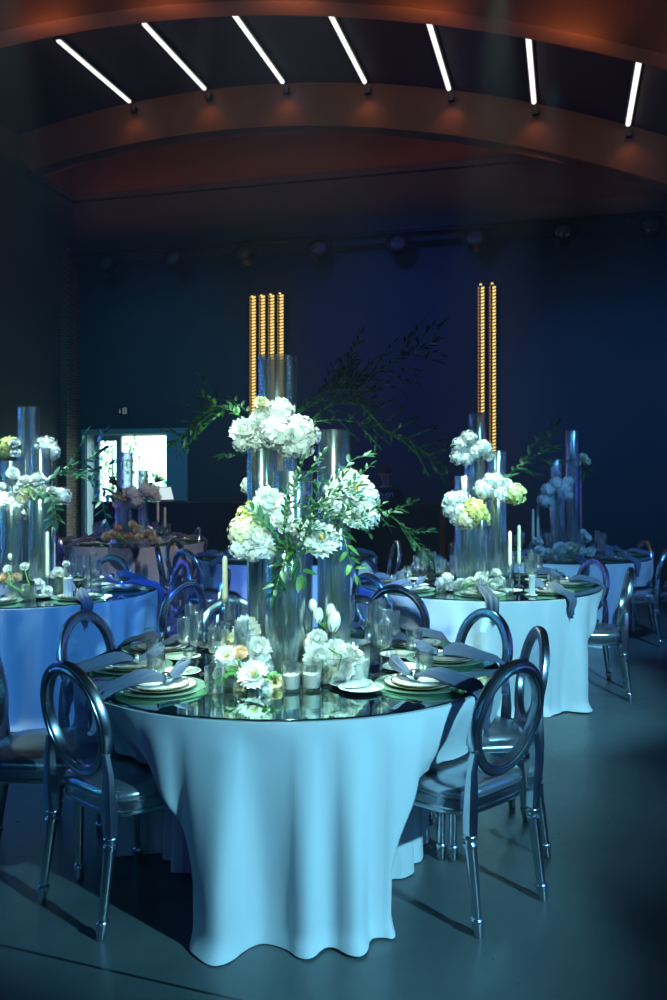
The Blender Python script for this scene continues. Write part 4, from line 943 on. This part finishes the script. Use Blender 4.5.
def skin_mesh(name, verts, edges, rad, mat, root, sub=2, rootv=0):
    me = bpy.data.meshes.new(name); me.from_pydata(verts, edges, []); o = link(name, me)
    md = o.modifiers.new('skin', 'SKIN'); md.use_smooth_shade = True
    sv = me.skin_vertices[0].data if me.skin_vertices else None
    if sv is None:
        bpy.context.view_layer.objects.active = o; bpy.ops.mesh.customdata_skin_add(); sv = me.skin_vertices[0].data
    for i, r in enumerate(rad): sv[i].radius = (r, r) if not isinstance(r, tuple) else r
    sv[rootv].use_root = True
    s2 = o.modifiers.new('sub', 'SUBSURF'); s2.levels = sub; s2.render_levels = sub
    dg = bpy.context.evaluated_depsgraph_get(); ev = o.evaluated_get(dg); m2 = bpy.data.meshes.new_from_object(ev)
    o.modifiers.clear(); o.data = m2; m2.materials.clear(); m2.materials.append(mat); m2.polygons.foreach_set('use_smooth', [True]*len(m2.polygons)); o.parent = root
    return o
pp = RM(UV(386, 12.98), 12.98, 0); hgt = .975
pr = thing('person', 'person in a black shirt with pale chest print standing behind the booth', 'person', pp, -TH+R(4)); pr.scale = (hgt, hgt, hgt)
V = []; E = []; RA = []
def chain(pts, rs, start=None):
    prev = start
    for p, r in zip(pts, rs):
        V.append(p); RA.append(r); i = len(V)-1
        if prev is not None: E.append((prev, i))
        prev = i
    return prev
# facing -y (towards the camera); leaning over the console
pel = chain([(0, .02, .95)], [.13]); sp = chain([(0, .01, 1.08), (0, .0, 1.22), (0, -.02, 1.36)], [.12, .125, .115], pel)
nk = chain([(0, -.04, 1.45), (0, -.055, 1.52)], [.055, .052], sp); hd = chain([(0, -.075, 1.58), (0, -.085, 1.66), (0, -.07, 1.70)], [.078, .088, .06], nk)
for sx in (-1, 1):
    el = chain([(sx*.16, -.015, 1.38), (sx*.22, .0, 1.30), (sx*.27, .01, 1.14), (sx*.25, -.13, 1.09), (sx*.19, -.33, 1.12)], [.06, .052, .042, .038, .026], sp)
    pm = chain([(sx*.175, -.375, 1.125), (sx*.17, -.41, 1.12)], [.024, .022], el)
    for k, (ox, ln) in enumerate(((-.024, .062), (-.008, .07), (.008, .066), (.023, .052))):
        chain([(sx*.17+ox, -.44, 1.118), (sx*.17+ox*1.15, -.44-ln*.5, 1.105), (sx*.17+ox*1.2, -.44-ln*.85, 1.083)], [.0085, .008, .0065], pm)
    chain([(sx*.145, -.395, 1.12), (sx*.125, -.42, 1.108), (sx*.118, -.442, 1.095)], [.010, .009, .007], el)
    chain([(sx*.09, .02, .88), (sx*.10, .01, .52), (sx*.10, .03, .10), (sx*.10, -.02, .045), (sx*.105, -.14, .03)], [.095, .062, .042, .04, .028], pel)
skin_mesh('body', V, E, RA, M['skin'], pr)
V = []; E = []; RA = []
pel = chain([(0, .02, .93)], [.15]); sp = chain([(0, .01, 1.08), (0, .0, 1.22), (0, -.02, 1.36)], [.142, .146, .135], pel); chain([(0, -.035, 1.435)], [.075], sp)
for sx in (-1, 1): chain([(sx*.16, -.015, 1.385), (sx*.225, .0, 1.29), (sx*.25, .006, 1.20)], [.078, .072, .064], sp)
sh = skin_mesh('t_shirt', V, E, RA, M['shirt'], pr)
# chest print: two rows of blocky letters
m = MB()
def glyph(x, z, w_, h_, segs):
    for (a, b, c_, d) in segs: m.box((x+(a+c_)/2*w_, -.172, z+(b+d)/2*h_), (max(abs(c_-a)*w_, .009), .006, max(abs(d-b)*h_, .009)))
H_ = [(0, 0, 0, 1), (1, 0, 1, 1), (0, .5, 1, .5)]; N_ = [(0, 0, 0, 1), (1, 0, 1, 1), (0, 1, 1, 1)]; D_ = [(0, 0, 0, 1), (0, 1, 1, 1), (1, 0, 1, 1), (0, 0, 1, 0)]; I_ = [(.5, 0, .5, 1)]; L_ = [(0, 0, 0, 1), (0, 0, 1, 0)]; Y_ = [(0, .5, 0, 1), (1, .5, 1, 1), (0, .5, 1, .5), (.5, 0, .5, .5)]; S_ = [(0, 1, 1, 1), (0, .5, 0, 1), (0, .5, 1, .5), (1, 0, 1, .5), (0, 0, 1, 0)]
for k, g in enumerate((I_, N_, H_, D_, N_)): glyph(-.13+.055*k, 1.30, .036, .055, g)
for k, g in enumerate((S_, L_, D_, Y_)): glyph(-.11+.058*k, 1.22, .038, .055, g)
m.build('shirt_print', M['print'], sh, smooth=False)
V = []; E = []; RA = []
pel = chain([(0, .02, .95)], [.145])
for sx in (-1, 1): chain([(sx*.09, .02, .86), (sx*.10, .01, .52), (sx*.10, .03, .12)], [.105, .078, .06], pel)
skin_mesh('trousers', V, E, RA, M['trouser'], pr)
m = MB(); m.lathe([(.094, 1.655), (.099, 1.69), (.088, 1.735), (.055, 1.762), (1e-6, 1.768)], 20, (0, -.066, 0)); m.lathe([(.06, 1.56), (.088, 1.60), (.095, 1.66), (.09, 1.70), (1e-6, 1.72)], 16, (0, -.045, 0)); m.build('hair', M['hair'], pr)
m = MB(); m.box((0, -.168, 1.635), (.022, .03, .04), taper=.6); m.build('nose', M['skin'], pr)
m = MB(); m.box((0, -.155, 1.592), (.05, .01, .01)); m.build('mouth', M['hair'], pr)
for sx in (-1, 1):
    m = MB(); m.ball((sx*.032, -.160, 1.655), .011, 8); m.build('eye', M['hair'], pr)
    m = MB(); m.ball((sx*.09, -.07, 1.64), .022, 8); m.build('ear', M['skin'], pr)

# ------------------------------------------------------------------ lights
def spot(name, loc, tgt, col, e, size, blend=.3, rad=.06):
    l = bpy.data.lights.new(name, 'SPOT'); o = bpy.data.objects.new(name, l); C.objects.link(o); o.location = loc
    o.rotation_euler = (Vector(tgt)-Vector(loc)).to_track_quat('-Z', 'Y').to_euler(); l.color = col; l.energy = e; l.spot_size = R(size); l.spot_blend = blend; l.shadow_soft_size = rad; return o
CY = (.26, .76, 1.0); BL = (.05, .32, 1.0); DB = (.01, .05, 1.0); GW = (.62, 1.0, .82)
spot('key_cyan', (3.05, -.15, 2.9), (-.15, 3.50, .42), (.24, .74, 1.0), 1150, 27, .55)
spot('table_white', (-.14, 3.05, 5.4), (-.18, 3.55, .8), GW, 2500, 16.5, .5)
spot('table_fill', (-.3, -.6, 2.95), (-.14, 3.6, 1.25), (.62, 1, .86), 1050, 21, .6)
spot('left_table_fill', (-1.2, 1.8, 3.6), (-2.15, 5.9, 1.25), GW, 1100, 15, .6)
spot('right_table_fill', (1.3, 2.0, 3.6), (1.05, 6.2, 1.3), GW, 800, 14, .6)
spot('left_table_blue', (.6, 2.2, 5.2), (-2.0, 5.9, .6), BL, 1100, 26, .5)
spot('left_table_white', (-2.0, 5.2, 5.3), (-2.15, 6.0, .8), GW, 1900, 19, .4)
spot('right_table_cyan', (2.6, .8, 4.3), (1.2, 6.4, .5), CY, 1900, 25, .5)
spot('right_table_white', (1.05, 5.5, 4.9), (1.05, 6.3, .8), GW, 1500, 20, .4)
spot('aisle_blue', (-2.5, 2.5, 5.8), (-.6, 6.8, .6), (.01, .09, 1), 2000, 21, .7)
spot('aisle_blue_two', (.9, 2.0, 5.5), (.30, 5.9, .7), (.01, .10, 1), 1700, 12, .7)
spot('middle_table_blue', (1.2, 4.5, 5.3), (-.5, 8.7, .6), (.15, .45, 1), 700, 26, .6)
spot('rear_right_blue', (3.2, 4.2, 4.3), (2.4, 8.9, .6), (.12, .45, 1), 800, 30, .6)
spot('rear_left_dim', (-1, 7.0, 5.3), (-2.5, 10.8, .7), (.80, .76, .78), 420, 26, .7)
spot('floor_back_light', (1.9, 7.6, 5.0), (.9, 4.4, 0), CY, 380, 20, .9)
# unseen upright strip lights, added for blue streaks on vases and chairs
def streak_light(name, u, v, z, h, w_, col, e, face):
    l = bpy.data.lights.new(name, 'AREA'); l.shape = 'RECTANGLE'; l.size = w_; l.size_y = h; l.color = col; l.energy = e; l.spread = R(150)
    o = bpy.data.objects.new(name, l); C.objects.link(o); o.location = RM(u, v, z)
    d = RM(face, 0, 0)-RM(0, 0, 0); o.rotation_euler = d.to_track_quat('-Z', 'Y').to_euler()
B1, B2, B3 = (.04, .22, 1), (.08, .62, 1), (.22, .12, 1)
for k, v in enumerate((1.0, 3.0, 5.0, 7.0, 9.0, 11.0)):
    streak_light('added_streak_light', -8.0, v, 2.5, 4.4, .05, (B2, B1, B2, B1, B3, B1)[k], 13, 1)
    if v < 10: streak_light('added_streak_light', 4.8, v, 2.0, 3.2, .05, (B1, B2, B1, B3, B1)[k], 7, -1)
for k, u in enumerate((-5.5, -2.5, .5, 3.2)):  # more strips added behind the camera, for streaks down the vase fronts
    l = bpy.data.lights.new('added_streak_light', 'AREA'); l.shape = 'RECTANGLE'; l.size = .05; l.size_y = 4.4; l.color = (B1, B2, B3, B2)[k]; l.energy = 10
    o = bpy.data.objects.new('added_streak_light', l); C.objects.link(o); o.location = RM(u, -4.3, 2.6)
    o.rotation_euler = (RM(0, 1, 0)-RM(0, 0, 0)).to_track_quat('-Z', 'Y').to_euler()
# wall washes
spot('wall_wash_violet', (-.6, 8.0, 5.6), RM(-2.4, 13.5, 3.2), (.06, .16, 1), 430, 52, 1, .3)
spot('wall_wash_teal', (-3.4, 9.0, 5.6), RM(-6.6, 13.5, 2.0), (.01, .5, .75), 330, 60, 1, .3)
spot('wall_wash_blue', (2.6, 7.2, 4.6), RM(1.0, 13.5, 2.2), (.01, .25, 1), 420, 50, 1, .3)
# warm glow on the panelled band and on the beam above the photo's top edge
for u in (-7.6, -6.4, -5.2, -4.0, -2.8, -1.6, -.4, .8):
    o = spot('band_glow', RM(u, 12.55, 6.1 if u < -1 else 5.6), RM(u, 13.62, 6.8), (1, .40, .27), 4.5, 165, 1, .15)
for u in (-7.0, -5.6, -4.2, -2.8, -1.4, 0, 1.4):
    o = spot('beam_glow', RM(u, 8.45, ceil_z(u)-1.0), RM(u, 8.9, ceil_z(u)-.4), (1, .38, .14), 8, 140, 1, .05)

# daylight outside
w = bpy.data.worlds.new('daylight'); bpy.context.scene.world = w; w.use_nodes = True
bg = w.node_tree.nodes['Background']; bg.inputs[0].default_value = (.55, .90, 1, 1); bg.inputs[1].default_value = 6

# haze
hz = rbox(MB(), U0-.6, U1+.6, V0-.6, V1+.6, -.5, 8.2)
m, nt, out = new_mat('thin_haze'); vs = nt.nodes.new('ShaderNodeVolumeScatter'); vs.inputs['Density'].default_value = .004; vs.inputs['Anisotropy'].default_value = .2; nt.links.new(vs.outputs[0], out.inputs['Volume'])
HAZE = True
if HAZE:
    o = hz.build('haze', m, None, smooth=False); o['kind'] = 'stuff'; tag(o, 'thin blue-lit stage haze filling the hall', 'haze')

# ------------------------------------------------------------------ camera and settings
cam = bpy.data.cameras.new('camera'); co = bpy.data.objects.new('camera', cam); C.objects.link(co)
co.location = (0, 0, HC); co.rotation_euler = (R(90), 0, 0); cam.sensor_fit = 'VERTICAL'; cam.sensor_height = 36; cam.sensor_width = 24; cam.lens = 36*F/1000
cam.shift_y = -(500-HZ)/1000; cam.shift_x = 0
cam.dof.use_dof = True; cam.dof.focus_distance = 3.45; cam.dof.aperture_fstop = 5.6
sc = bpy.context.scene; sc.camera = co
sc.view_settings.view_transform = 'Standard'; sc.view_settings.look = 'None'; sc.view_settings.gamma = 1; sc.view_settings.exposure = 0; sc.view_settings.use_curve_mapping = False
cy = sc.cycles
cy.max_bounces = 12; cy.diffuse_bounces = 2; cy.glossy_bounces = 4; cy.transparent_max_bounces = 40; cy.transmission_bounces = 10; cy.volume_bounces = 0
cy.caustics_reflective = False; cy.caustics_refractive = False; cy.sample_clamp_indirect = 3; cy.use_denoising = True; cy.volume_step_rate = 4
